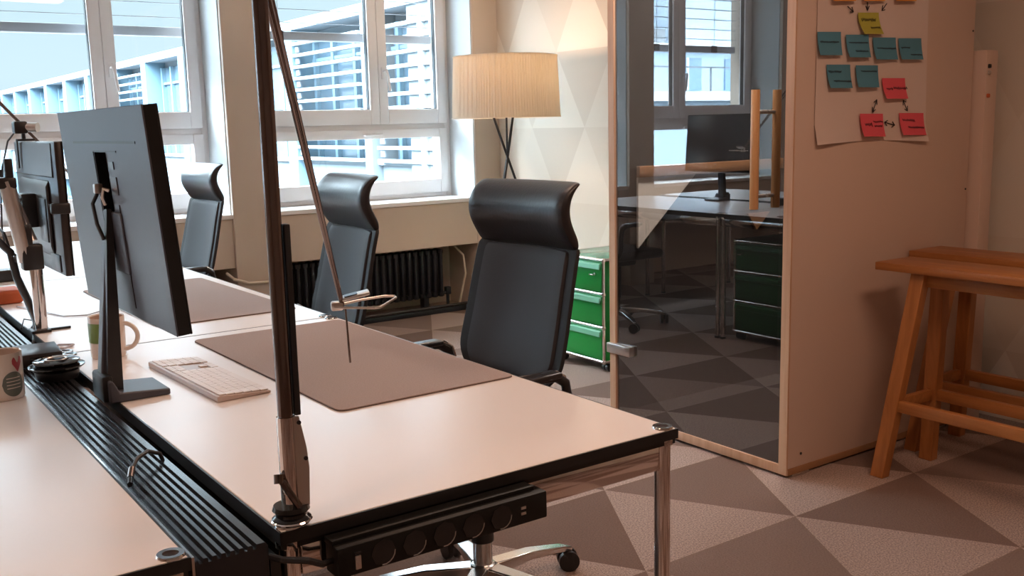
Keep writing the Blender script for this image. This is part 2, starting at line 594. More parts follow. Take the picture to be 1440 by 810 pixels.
# exterior blinds
def make_blind(x0, x1, label):
    t = thing('venetian_blind', label, 'window blind', ((x0 + x1) / 2, 6.40, 1.86), group='raised blinds outside the windows')
    w = (x1 - x0) / 2
    MB().box(-w, w, -0.035, 0.035, 0.0, 0.055, 0.006).build('bottom_rail', 'blind', t)
    sm = None
    for i in range(8):
        z = 0.115 + 0.085 * i
        if sm is None:
            sm = MB().box(-w, w, -0.038, 0.038, -0.002, 0.002, 0.001, 1, Matrix.Rotation(R(5), 4, 'X')).build('slat', 'blind', t)
            sm.location = (0, 0, z)
        else:
            q = sm.copy()
            COL.objects.link(q)
            q.location = (0, 0, z)
    for x in (-w * 0.62, w * 0.35):
        MB().tube([(x, -0.04, 0.0), (x, -0.04, 0.72)], 0.0025, 6).build('cord', 'blind', t)
        MB().box(x - 0.035, x + 0.035, -0.046, -0.03, 0.0, 0.06, 0.008).build('cord_clip', 'black', t)
    return t
bl = ['raised exterior blind outside the window beside the floor lamp', 'raised exterior blind outside the window left of the column',
      'raised exterior blind seen mirrored in the booth glass door', 'raised exterior blind outside the window furthest left']
for k, (x0, x1) in enumerate(bays):
    make_blind(x0 + 0.03, x1 - 0.03, bl[k])

# radiators
def make_radiator(x0, x1, label):
    t = thing('radiator', label, 'radiator', (x0, 6.0, 0.0), group='radiators under the window sills')
    n = int((x1 - x0) / 0.0505)
    first = None
    for i in range(n):
        if first is None:
            m = MB()
            m.box(-0.012, 0.012, -0.05, -0.012, 0.10, 0.435, 0.011, 3)
            m.box(-0.012, 0.012, 0.012, 0.05, 0.10, 0.435, 0.011, 3)
            m.box(-0.020, 0.020, -0.045, 0.045, 0.10, 0.135, 0.010, 2)
            m.box(-0.020, 0.020, -0.045, 0.045, 0.40, 0.435, 0.010, 2)
            first = m.build('radiator_section', 'rad', t)
            first.location = (0.02, 0, 0)
        else:
            q = first.copy()
            COL.objects.link(q)
            q.location = (0.02 + 0.0505 * i, 0, 0)
    L = 0.0505 * n
    MB().tube([(-0.01, 0, 0.12), (L, 0, 0.12)], 0.016, 10).tube([(-0.01, 0, 0.415), (L, 0, 0.415)], 0.016, 10).build('header_pipe', 'rad', t)
    v = MB().tube([(L - 0.01, 0, 0.12), (L + 0.05, 0, 0.12)], 0.012, 10).tube([(L + 0.04, 0, 0.15), (L + 0.04, 0, 0.0)], 0.012, 10)
    v.box(L + 0.02, L + 0.06, -0.02, 0.02, 0.105, 0.16, 0.006)
    v.build('valve', 'rad', t)
    for x in (0.1, L - 0.15):
        MB().box(x - 0.02, x + 0.02, -0.03, 0.03, 0.0, 0.11, 0.003).build('foot', 'rad', t)
    return t
make_radiator(2.40, 3.62, 'black finned radiator under the sill behind the middle chair')
make_radiator(0.62, 1.95, 'black finned radiator left of the column, behind the desks')
for x0, x1, lb in ((2.36, 3.83, 'black pipe duct along the floor in front of the radiator beside the lamp'), (0.6, 2.08, 'black pipe duct along the floor left of the column')):
    m = MB().box(x0, x1, 5.875, 5.945, 0.0, 0.035, 0.004)
    t = tag(m.build('floor_duct', 'rad'), lb, 'duct')
    MB().tube([(x0 + 0.01, 5.89, 0.045), (x1 - 0.01, 5.89, 0.045)], 0.012, 10).build('pipe', 'mon_b', t)

# cream cable hanging below the sill
tag(MB().tube([(3.69, 6.10, 0.452), (3.72, 6.0, 0.44), (3.76, 5.95, 0.38), (3.775, 5.95, 0.25), (3.74, 5.95, 0.12), (3.73, 5.98, 0.01)], 0.008, 8).build('cable', 'cream_cable'),
    'cream cable hanging from the sill box right of the radiator', 'cable')
tag(MB().tube([(2.04, 5.9, 0.43), (2.06, 5.84, 0.40), (2.15, 5.84, 0.365), (2.35, 5.84, 0.36), (2.40, 5.90, 0.34)], 0.010, 8).build('cable', 'cream_cable'),
    'cream cable looped around the foot of the window column', 'cable')

# ------------------------------------------------------------------ office building outside
def wing():
    X = 8.0
    t = thing('office_building', 'pale blue office wing with blinds seen through the windows', 'building', (X, 30, -8))
    def b(*a, **k):
        x0, x1, y0, y1, z0, z1 = a
        return MB().box(x0 - X, x1 - X, y0 - 30, y1 - 30, z0 + 8, z1 + 8, **k)
    b(X + 0.5, X + 9, 12.6, 70, -8, 3.15).build('wall', 'fac_white', t)
    m = b(X - 0.05, X + 9.2, 12.3, 70, 3.15, 3.33)
    m.build('roof_edge', 'fac_grey', t)
    b(X, X + 9, 12.4, 14.1, -8, 3.15).build('end_wall', 'fac_white', t)
    b(X - 0.08, X + 0.0, 13.55, 13.65, -8, 3.1).build('downpipe', 'fac_grey', t)
    for zf in (-3.9, -0.35):
        b(X + 0.15, X + 0.6, 14.1, 70, zf, zf + 1.0).build('spandrel', 'fac_white', t)
        b(X + 0.05, X + 0.5, 14.1, 70, zf + 1.0, zf + 1.06).build('ledge', 'fac_white', t)
    ys = [15.6 + 3.3 * k for k in range(-1, 16)]
    blinds = {0: 1, 1: 0, 4: 1, -1: 1}
    for i, y in enumerate(ys):
        k = i - 1
        b(X - 0.05, X + 0.55, y - 0.42 if k > 0 else y - 0.25, y, -8, 3.15).build('pilaster', 'fac_blue' if k > 0 else 'fac_white', t)
        for zf in (-3.0, 0.65):
            w = b(X + 0.42, X + 0.46, y, y + 3.0, zf, zf + 2.35).build('window', 'fac_glass', t)
            fr = MB()
            for yy in (y + 0.05, y + 1.05, y + 1.95, y + 2.75):
                fr.box(0.34, 0.44, yy - 30 - 0.05, yy - 30 + 0.05, zf + 8, zf + 10.35)
            for zz in (0.9, 1.9):
                fr.box(0.36, 0.43, y - 30, y + 3.0 - 30, zf + 8 + zz, zf + 8.06 + zz)
            fr.build('window_frame', 'fac_blue', w)
            if blinds.get(k):
                sl = MB()
                for q in range(11):
                    z = zf + 8 + 0.05 + 0.215 * q
                    sl.box(-0.06, 0.06, y - 30 + 0.1, y + 2.85 - 30, z, z + 0.055)
                sl.build('blind_slats', 'pale', w)
                sq = MB()
                for q in range(11):
                    z = zf + 8 + 0.14 + 0.215 * q
                    sq.box(0.0, 0.03, y - 30 + 2.70, y + 2.84 - 30, z, z + 0.10)
                sq.build('blind_guide', 'fac_grey', w)
    return t
M_['pale'] = mat('white_slats', (0.20, 0.23, 0.245), 0.6)
wing()

def terrace():
    t = thing('apartment_building', 'blue grey terrace building with railing, mirrored in the booth door', 'building', (-20, 24, -8))
    MB().box(-12, 8, 0, 10, 0, 10.0).build('wall', 'ter_blue', t)
    MB().box(-12, 8, 1.5, 10, 10.0, 11.7).build('terrace_floor', 'ter_blue', t)
    MB().box(-12, 0.1, 2.2, 10, 11.7, 13.6).build('upper_block', 'ter_blue', t)
    MB().box(-12, -1.0, 3.0, 10, 13.6, 16.0).build('top_block', 'ter_blue', t)
    MB().box(-12, 8.1, -0.2, 0.3, 9.9, 10.2).build('parapet', 'ter_white', t)
    MB().box(-12, 8, 1.3, 10, 11.7, 11.85).build('roof_edge', 'ter_white', t)
    MB().box(0.6, 1.1, 2, 4, 11.8, 12.4).build('chimney', 'fac_grey', t)
    MB().box(1.6, 2.6, 2, 4, 11.8, 12.2).build('chimney', 'fac_grey', t)
    for k in range(7):
        w = MB().box(-11 + 2.6 * k, -9.6 + 2.6 * k, 1.44, 1.55, 10.3, 11.4).build('window', 'ter_glass', t)
        MB().box(-10.35 + 2.6 * k, -10.25 + 2.6 * k, 1.40, 1.5, 10.3, 11.4).build('window_frame', 'ter_white', w)
    r_ = MB().box(-12, 8, -0.2, -0.15, 10.95, 11.0)
    for k in range(12):
        r_.box(-12 + 1.8 * k, -11.95 + 1.8 * k, -0.2, -0.15, 10.2, 11.0)
    r_.build('railing', 'fac_grey', t)
M_['ter_blue'] = mat('light_blue_render', (0.42, 0.52, 0.62), 0.8)
M_['ter_white'] = mat('white_coping', (0.75, 0.78, 0.80), 0.8)
M_['ter_glass'] = mat('pale_facade_glass', (0.25, 0.36, 0.48), 0.2)
terrace()
struct('floor_outside', MB().box(-60, 60, 7, 90, -8.2, -8.0), 'ground')

# ------------------------------------------------------------------ desks
DW, DL = 0.748, 1.410
def make_desk(label, loc):
    t = thing('desk', label, 'desk', loc, group='white desks in two facing rows')
    w, l = DW / 2, DL / 2
    MB().box(-w + 0.003, w - 0.003, -l + 0.003, l - 0.003, 0.7225, 0.740, 0.0015, 1).build('tabletop', 'desk', t)
    m = MB()
    m.box(-w, w, -l, -l + 0.0032, 0.7215, 0.7392)
    m.box(-w, w, l - 0.0032, l, 0.7215, 0.7392)
    m.box(-w, -w + 0.0032, -l, l, 0.7215, 0.7392)
    m.box(w - 0.0032, w, -l, l, 0.7215, 0.7392)
    m.box(-w + 0.004, w - 0.004, -l + 0.004, l - 0.004, 0.712, 0.7222)
    m.build('edge_band', 'edge', t)
    for sx_ in (-1, 1):
        for sy_ in (-1, 1):
            cx, cy = sx_ * (w - 0.020), sy_ * (l - 0.020)
            lg = MB().lathe([(0, 0.0), (0.0145, 0.0), (0.0145, 0.71), (0, 0.71)], 24, (cx, cy, 0)).build('leg', 'chrome', t)
            MB().lathe([(0.0105, 0.7395), (0.0105, 0.7435), (0.0175, 0.7435), (0.019, 0.741), (0.019, 0.7105), (0.014, 0.7105)], 28, (cx, cy, 0)).build('collar', 'chrome', lg)
            MB().lathe([(0, 0.7405), (0.0108, 0.7405), (0.0108, 0.738), (0, 0.738)], 20, (cx, cy, 0)).build('leg_cap', 'mon_b', lg)
            MB().lathe([(0, 0.0), (0.018, 0.0), (0.018, 0.012), (0.0145, 0.012)], 20, (cx, cy, 0)).build('foot', 'black', lg)
    for sy_ in (-1, 1):
        y = sy_ * (l - 0.022)
        MB().box(-w + 0.034, w - 0.034, y - 0.010, y + 0.010, 0.665, 0.712, 0.002).build('rail', 'chrome', t)
    for sx_ in (-1, 1):
        x = sx_ * (w - 0.022)
        MB().box(x - 0.010, x + 0.010, -l + 0.034, l - 0.034, 0.665, 0.712, 0.002).build('rail', 'chrome', t)
    return t
XD = 0.478 + DW / 2
XE = 0.357 - DW / 2
Y1 = 1.243 + DL / 2
dl = ['nearest white desk with chrome legs, keyboard and felt pad', 'white desk behind the nearest one, with the arm mounted monitor',
      'white desk furthest back in the right row, by the column',
      'white desk at the lower left corner holding the printed mug', 'white desk in the left row behind the printed mug', 'white desk at the far end of the left row']
d0 = make_desk(dl[0], (XD, Y1, 0))
dup(d0, dl[1], (XD, Y1 + 1.412, 0))
dup(d0, dl[2], (XD, Y1 + 2.824, 0))
dup(d0, dl[3], (XE, Y1, 0))
dup(d0, dl[4], (XE, Y1 + 1.412, 0))
dup(d0, dl[5], (XE, Y1 + 2.824, 0))

# ribbed cable trays between the rows
def make_tray(label, y0, y1):
    t = thing('cable_tray', label, 'cable tray', (0.410, (y0 + y1) / 2, 0.0), group='ribbed black cable trays between the desks')
    L = (y1 - y0) / 2
    pts = [(-0.048, 0.650), (0.050, 0.650), (0.050, 0.728), (0.046, 0.733)]
    xs = 0.046
    n = 7
    rib = 0.084 / n
    x = 0.040
    top = []
    for i in range(n):
        top += [(x, 0.733), (x - rib * 0.45, 0.733), (x - rib * 0.55, 0.7265), (x - rib * 0.90, 0.7265)]
        x -= rib
    pts += top + [(-0.046, 0.733), (-0.048, 0.730)]
    MB().prism(pts, 1, -L, L).build('lid', 'tray', t, smooth=False)
    # dark channel standing in for shade in the empty gap by the right desks
    MB().box(0.052, 0.0662, -L, L, 0.655, 0.705).build('gap_shade_strip', 'edge', t)
    MB().box(-0.0525, -0.049, -L, L, 0.69, 0.738).build('seal_strip', 'alu', t)
    return t
for k, lb in enumerate(['ribbed black tray nearest the camera, with a small plug on it', 'ribbed black tray behind the round black dock', 'ribbed black tray at the far end of the desks']):
    make_tray(lb, 1.243 + 1.412 * k, 1.243 + 1.412 * k + 1.408)

# desk pads
def make_pad(label, loc, rz):
    t = thing('desk_pad', label, 'desk pad', loc, rz, 'felt desk pads')
    def outline(e):
        w, l, r = 0.209 + e, 0.427 + e, 0.018
        pts = []
        for cx, cy, a0 in ((w - r, l - r, 0), (-w + r, l - r, 90), (-w + r, -l + r, 180), (w - r, -l + r, 270)):
            for q in range(5):
                a = R(a0 + 22.5 * q)
                pts.append((cx + r * math.cos(a), cy + r * math.sin(a)))
        return pts
    MB().prism(outline(0), 2, 0.0012, 0.0034).build('felt_top', 'pad', t)
    MB().prism(outline(0.0008), 2, 0.0, 0.0014).build('backing', 'pad_edge', t)
    return t
make_pad('grey brown felt desk pad beside the white keyboard', (1.003, 2.155, 0.7405), R(0.5))
make_pad('grey brown felt desk pad on the desk further back', (0.975, 3.262, 0.7405), R(1.0))

# keyboard
kbd = thing('keyboard', 'white full size keyboard lying on the nearest desk', 'keyboard', (0.684, 2.160, 0.7405), R(92.7))
# local x = length, local y = depth (rows), back row towards the monitor
k_ = MB()
k_.prism([(-0.0575, 0.0), (0.0575, 0.0), (0.0575, 0.011), (0.052, 0.012), (-0.0575, 0.005)], 0, -0.2095, 0.2095)
k_.build('case', 'kb_base', kbd, bevel=0.0015)
first = None
def key(x, y, w, d):
    global first
    z = 0.0055 + (y + 0.0575) * 0.061
    if first is None:
        first = MB().box(-0.5, 0.5, -0.5, 0.5, -0.5, 0.5, 0.08, 2).build('key', 'kb', kbd)
        o = first
    else:
        o = first.copy()
        COL.objects.link(o)
    o.location = (x, y, z + 0.0012)
    o.scale = (w, d, 0.0034)
    return o
for row in range(6):
    y = -0.0575 + 0.012 + row * 0.0185
    d_ = 0.0160 if row < 5 else 0.012
    if row == 5:
        y -= 0.002
    x = -0.205
    widths = {0: [0.022, 0.018, 0.022, 0.104, 0.022, 0.018, 0.026], 1: [0.038] + [0.0165] * 10 + [0.030], 2: [0.030] + [0.0165] * 11 + [0.026],
              3: [0.025] + [0.0165] * 12, 4: [0.0165] * 12 + [0.028], 5: [0.0165] * 13}[row]
    tot = sum(widths) + 0.0022 * (len(widths) - 1)
    f_ = (0.262 - 0.0022 * (len(widths) - 1)) / (tot - 0.0022 * (len(widths) - 1))
    for w in widths:
        w *= f_
        key(x + w / 2, y, w, d_)
        x += w + 0.0022
    for q in range(3):
        if row in (0, 4, 5) or (row == 1 and q == 1):
            key(0.071 + 0.0187 * q, y, 0.0165, d_)
    for q in range(4):
        key(0.1365 + 0.0187 * q, y, 0.0165, d_)

# ------------------------------------------------------------------ office chairs
PROF = [(0.575, 0.150), (0.62, 0.158), (0.66, 0.166), (0.76, 0.192), (0.88, 0.219), (0.93, 0.232), (0.965, 0.243)]
def px_at(z):
    for (z0, x0), (z1, x1) in zip(PROF, PROF[1:]):
        if z <= z1:
            return x0 + (x1 - x0) * (z - z0) / (z1 - z0)
    return PROF[-1][1]
def back_grid(z0, z1, wf, off, nr=14, nc=9):
    rows = []
    for i in range(nr):
        z = z0 + (z1 - z0) * i / (nr - 1)
        w = wf(z)
        rows.append([(px_at(z) + off - 0.030 * (2 * j / (nc - 1) - 1) ** 2 + 0.010, w * (2 * j / (nc - 1) - 1), z) for j in range(nc)])
    return rows
def make_chair(label, loc, rz):
    t = thing('office_chair', label, 'office chair', loc, rz, 'black high back office chairs')
    def wf(z):
        if z < 0.66:
            return 0.150 + 0.083 * math.sin(PI / 2 * (z - 0.575) / 0.085)
        return 0.233 - 0.013 * (z - 0.66) / 0.3
    bk = MB().shell(back_grid(0.578, 0.962, wf, -0.014), back_grid(0.578, 0.962, wf, 0.006)).build('backrest', 'frame_fab', t, sub=1)
    MB().shell(back_grid(0.60, 0.952, lambda z: wf(z) - 0.040, -0.018), back_grid(0.60, 0.952, lambda z: wf(z) - 0.040, 0.009)).build('mesh_panel', 'mesh', bk, sub=1)
    # headrest: S-curved roll
    rear = [(0.243, 0.945), (0.249, 0.975), (0.236, 1.000), (0.221, 1.030), (0.217, 1.060), (0.224, 1.090), (0.240, 1.113), (0.254, 1.124)]
    frnt = [(0.226, 0.950), (0.205, 0.975), (0.183, 1.010), (0.172, 1.045), (0.178, 1.080), (0.198, 1.108), (0.226, 1.126), (0.246, 1.131)]
    nc = 9
    def hg(pr):
        return [[(x - 0.022 * (2 * j / (nc - 1) - 1) ** 2 + 0.006, 0.210 * (2 * j / (nc - 1) - 1), z) for j in range(nc)] for x, z in pr]
    MB().shell(hg(frnt), hg(rear)).build('headrest', 'leather', t, sub=2)
    # rear spine
    MB().tube([(0.10, 0, 0.42), (0.175, 0, 0.50), (0.195, 0, 0.62), (0.218, 0, 0.74), (0.236, 0, 0.84)], 0.022, 10, 0.012).build('spine', 'black', t)
    MB().box(-0.25, 0.20, -0.235, 0.235, 0.425, 0.485, 0.028, 4).build('seat', 'leather', t)
    MB().box(-0.13, 0.13, -0.10, 0.10, 0.375, 0.428, 0.015).build('mechanism', 'black', t)
    for sy_ in (-1, 1):
        y = 0.262 * sy_
        m = MB()
        path = [(0.12, y * 0.80, 0.435), (0.132, y, 0.50), (0.130, y, 0.58), (0.120, y, 0.630), (0.09, y, 0.650), (0.04, y, 0.654), (-0.01, y, 0.652)]
        m.tube(path, 0.013, 10)
        a = m.build('armrest', 'black', t)
        MB().box(-0.022, 0.095, y - 0.024, y + 0.024, 0.650, 0.666, 0.007, 3).build('arm_pad', 'leather', a)
        MB().tube([(0.138, y - 0.012 * sy_, 0.50), (0.140, y - 0.012 * sy_, 0.60), (0.128, y - 0.012 * sy_, 0.642), (0.10, y - 0.012 * sy_, 0.660), (-0.02, y - 0.02 * sy_, 0.664)], 0.005, 8).build('arm_trim', 'alu', a)
    MB().lathe([(0, 0.11), (0.026, 0.11), (0.026, 0.180), (0, 0.180)], 20, (0, -0.05, 0)).build('gas_lift', 'alu', t)
    MB().lathe([(0, 0.175), (0.031, 0.175), (0.033, 0.375), (0, 0.375)], 20, (0, -0.05, 0)).build('lift_sleeve', 'black', t)
    b = MB().lathe([(0, 0.070), (0.042, 0.073), (0.042, 0.102), (0.03, 0.112), (0, 0.112)], 24, (0, -0.05, 0))
    for q in range(5):
        a = R(72 * q)
        ca, sa = math.cos(a), math.sin(a)
        def P(r, w, z):
            return (r * ca - w * sa, r * sa + w * ca - 0.05, z - 0.010)
        top = [[P(0.03, -0.024, 0.118), P(0.03, 0.024, 0.118)], [P(0.16, -0.021, 0.112), P(0.16, 0.021, 0.112)], [P(0.28, -0.017, 0.090), P(0.28, 0.017, 0.090)], [P(0.315, -0.012, 0.078), P(0.315, 0.012, 0.078)]]
        bot = [[P(0.03, -0.024, 0.080), P(0.03, 0.024, 0.080)], [P(0.16, -0.019, 0.088), P(0.16, 0.019, 0.088)], [P(0.28, -0.013, 0.070), P(0.28, 0.013, 0.070)], [P(0.315, -0.010, 0.064), P(0.315, 0.010, 0.064)]]
        b.shell(top, bot)
    b.build('star_base', 'alu', t, bevel=0.004)
    for q in range(5):
        a = R(72 * q)
        cx, cy = 0.305 * math.cos(a), 0.305 * math.sin(a) - 0.05
        m = MB()
        ta = a + R(60 + 40 * q)
        ux, uy = math.cos(ta), math.sin(ta)
        for sgn in (-1, 1):
            p0 = Vector((cx + sgn * 0.008 * ux, cy + sgn * 0.008 * uy, 0.030))
            p1 = Vector((cx + sgn * 0.024 * ux, cy + sgn * 0.024 * uy, 0.030))
            m.tube([p0, p1], 0.030, 20)
        m.tube([(cx, cy, 0.03), (cx, cy, 0.062)], 0.008, 8)
        m.build('caster', 'black', t)
    return t
ch = make_chair('black chair nearest the camera, with tall headrest, in front of the floor lamp', (1.392, 2.205, 0), R(3))
dup(ch, 'middle black chair, partly behind the diagonal lamp arm', (1.285, 3.085, 0), R(-4))
dup(ch, 'furthest black chair at the window left of the column', (1.385, 4.84, 0), R(2))

# ------------------------------------------------------------------ monitors
def make_monitor(label, loc, rz, W2=0.3267, H2=0.2076):
    """origin on the desk under the screen, screen faces +X"""
    t = thing('monitor', label, 'computer monitor', loc, rz, 'monitors on clamp stands')
    T = Matrix.Translation((0.024, -0.010, 0.381)) @ Matrix.Rotation(R(-4.3), 4, 'Y')
    hs = MB().box(-0.0, 0.003, -W2, W2, -H2, H2, 0.0008, 1, T).build('back_cover', 'mon', t)
    MB().box(0.0028, 0.025, -W2 + 0.0004, W2 - 0.0004, -H2 + 0.0004, H2 - 0.0004, 0.001, 1, T).build('housing', 'matte', t)
    MB().box(0.0245, 0.0285, -W2, W2, -H2, H2, 0.001, 1, T).build('bezel', 'matte', t)
    MB().box(0.0275, 0.0292, -W2 + 0.008, W2 - 0.008, -H2 + 0.018, H2 - 0.008, 0, 1, T).build('screen', 'screen', t)
    MB().box(0.004, 0.022, -0.16, 0.22, -H2 - 0.006, -H2 + 0.001, 0.002, 1, T).build('bottom_bezel_edge', 'silver', t)  # bottom edge of the bezel, silver to show it lighter and reflective
    MB().box(-0.0012, 0.001, -0.256, 0.216, 0.1400, 0.1445, 0, 1, T).build('vent_slot', 'edge', hs)
    # recess with ports around the stand mount
    m = MB()
    m.box(-0.0015, 0.001, -0.117, 0.060, 0.1235, 0.126, 0, 1, T)
    m.box(-0.0015, 0.001, 0.0555, 0.0590, -H2 + 0.06, 0.1235, 0, 1, T)
    m.box(-0.0015, 0.001, -0.080, -0.0775, -H2 + 0.02, 0.02, 0, 1, T)
    m.build('recess_groove', 'edge', hs)
    MB().box(-0.0022, 0.001, -0.035, 0.042, 0.005, 0.1225, 0, 1, T).build('port_recess', 'void', hs)
    MB().box(-0.0018, 0.001, -0.090, -0.045, 0.04, 0.075, 0, 1, T).box(-0.0018, 0.001, -0.085, -0.050, 0.09, 0.105, 0, 1, T).build('rating_label', 'mon_b', hs)
    MB().box(-0.0015, 0.001, 0.160, 0.172, -H2 + 0.042, -H2 + 0.052, 0.0005, 1, T).build('badge', 'silver', hs)
    MB().box(-0.004, 0.001, -0.085, 0.045, -0.12, 0.004, 0.002, 1, T).build('mount_plate', 'mon', hs)
    # stand
    st = MB()
    st.prism([(-0.027, 0.001), (0.010, 0.001), (0.012, 0.05), (0.0245, 0.34), (0.010, 0.345), (-0.024, 0.04)], 1, -0.014, 0.020)
    st.build('stand_column', 'mon', t, bevel=0.003)
    st = MB()
    st.prism([(-0.018, 0.001), (0.014, 0.001), (0.0185, 0.19), (0.022, 0.39), (0.012, 0.39), (0.008, 0.345)], 1, -0.030, -0.013)
    st.build('tilt_bracket', 'black', t)
    MB().box(0.002, 0.022, 0.010, 0.026, 0.420, 0.440, 0.003).build('plug', 'silver', t)
    MB().tube([(0.015, -0.050, 0.428), (0.006, -0.045, 0.432), (0.004, -0.038, 0.415), (0.010, -0.034, 0.400)], 0.004, 8).build('plug', 'silver', t)
    MB().tube([(0.008, 0.018, 0.42), (-0.004, 0.012, 0.40), (-0.002, 0.0, 0.36), (0.004, -0.02, 0.33)], 0.004, 8).build('cable', 'black', t)
    b = MB()
    b.prism([(-0.020, 0.0), (0.100, 0.0), (0.100, 0.013), (0.0, 0.020), (-0.012, 0.045), (-0.020, 0.045)], 1, -0.062, 0.062)
    b.build('stand_foot', 'mon', t, bevel=0.003)
    MB().box(-0.030, -0.008, -0.045, 0.040, -0.001, 0.055, 0.006).build('clamp_block', 'black', t)
    return t
mn = make_monitor('large dark monitor seen from behind, nearest the camera', (0.482, 2.140, 0.7405), R(0.5))
make_monitor('monitor mirrored in the booth glass door, on the furthest desk', (0.486, 4.74, 0.7405), R(0), 0.29, 0.190)

# arm mounted monitor
am = thing('monitor', 'thin black monitor on a silver arm at the left edge', 'computer monitor', (0.504, 3.005, 0.7405))
MB().lathe([(0, 0), (0.017, 0), (0.017, 0.245), (0, 0.245)], 24).build('pole', 'chrome', am)
MB().box(-0.03, 0.075, -0.005, 0.005, 0.0, 0.006, 0.001).box(-0.03, 0.02, -0.03, 0.03, 0.0, 0.008, 0.002).build('pole_base', 'black', am)
MB().box(-0.034, 0.020, -0.022, 0.022, 0.175, 0.245, 0.006).box(-0.026, -0.004, -0.02, 0.0, 0.24, 0.30, 0.003).build('pole_clamp', 'black', am)
MB().tube([(-0.02, 0.0, 0.20), (-0.05, -0.01, 0.40), (-0.055, -0.01, 0.42)], 0.021, 14).build('lower_arm', 'silver', am)
MB().tube([(0.0, 0.02, 0.25), (-0.03, 0.05, 0.36), (0.0, 0.2, 0.36)], 0.016, 12).build('upper_arm', 'silver', am)
MB().box(-0.075, -0.03, -0.03, 0.02, 0.40, 0.43, 0.005).box(-0.055, -0.035, -0.025, 0.0, 0.42, 0.48, 0.003).build('arm_hinge', 'black', am)
hs = MB().box(0.070, 0.090, -0.030, 0.585, 0.150, 0.522, 0.004, 2).build('housing', 'mon_b', am)
MB().box(0.0895, 0.094, -0.030, 0.585, 0.150, 0.522, 0.001, 1).build('screen', 'screen', am)
hb = MB()
hb.prism([(0.060, 0.225), (0.0705, 0.190), (0.0705, 0.415), (0.060, 0.395)], 1, 0.08, 0.50)
hb.build('electronics_bulge', 'mon_b', am, bevel=0.006)
MB().prism([(0.066, 0.425), (0.071, 0.420), (0.071, 0.517), (0.068, 0.517)], 1, 0.012, 0.56).build('upper_panel', 'mon_g', am)
MB().box(0.057, 0.0605, 0.10, 0.20, 0.235, 0.36, 0.002).build('port_recess', 'black', am)
MB().box(0.0655, 0.071, 0.012, 0.13, 0.158, 0.205, 0.002).build('cable_cover', 'mon_g', am)
MB().box(0.045, 0.095, -0.052, -0.028, 0.325, 0.355, 0.005).build('side_clip', 'black', am)
MB().box(0.02, 0.061, 0.24, 0.34, 0.27, 0.37, 0.004).build('mount_plate', 'black', am)

# webcam on top of the arm monitor
wc = thing('webcam', 'small black webcam clipped on top of the arm mounted monitor', 'webcam', (0.585, 3.47, 1.2645))
MB().box(-0.028, 0.012, -0.022, 0.022, 0.022, 0.060, 0.006).build('camera_body', 'black', wc)
MB().tube([(0.012, -0.01, 0.042), (0.038, -0.03, 0.040)], 0.015, 16).build('lens_barrel', 'silver', wc)
MB().tube([(0, 0, 0.0), (0, 0, 0.025)], 0.006, 8).box(-0.020, 0.030, -0.014, 0.014, -0.001, 0.006, 0.002).box(-0.0235, -0.0185, -0.008, 0.008, -0.085, 0.006, 0.002).build('clip', 'black', wc)
MB().tube([(-0.02, 0.01, 0.03), (-0.035, 0.07, 0.0), (-0.05, 0.12, -0.08), (-0.06, 0.14, -0.16), (-0.06, 0.19, -0.28), (-0.05, 0.24, -0.35)], 0.003, 6).tube([(-0.055, 0.135, -0.09), (-0.06, 0.142, -0.155)], 0.010, 8).build('cable', 'black', wc)
tag(MB().tube([(0.43, 3.27, 1.02), (0.44, 3.22, 0.99), (0.47, 3.17, 0.95), (0.475, 3.14, 0.88), (0.490, 3.10, 0.82), (0.497, 3.03, 0.765), (0.485, 2.99, 0.72), (0.468, 2.96, 0.69)], 0.011, 10).build('cable', 'black'),
    'thick black cable bundle curving down beside the silver arm', 'cable')
tag(MB().tube([(0.42, 3.5, 1.0), (0.45, 3.35, 1.03), (0.47, 3.25, 1.00), (0.485, 3.2, 0.90), (0.47, 3.1, 0.95)], 0.004, 8).build('cable', 'black'),
    'thin black cable looping left of the silver monitor arm', 'cable')

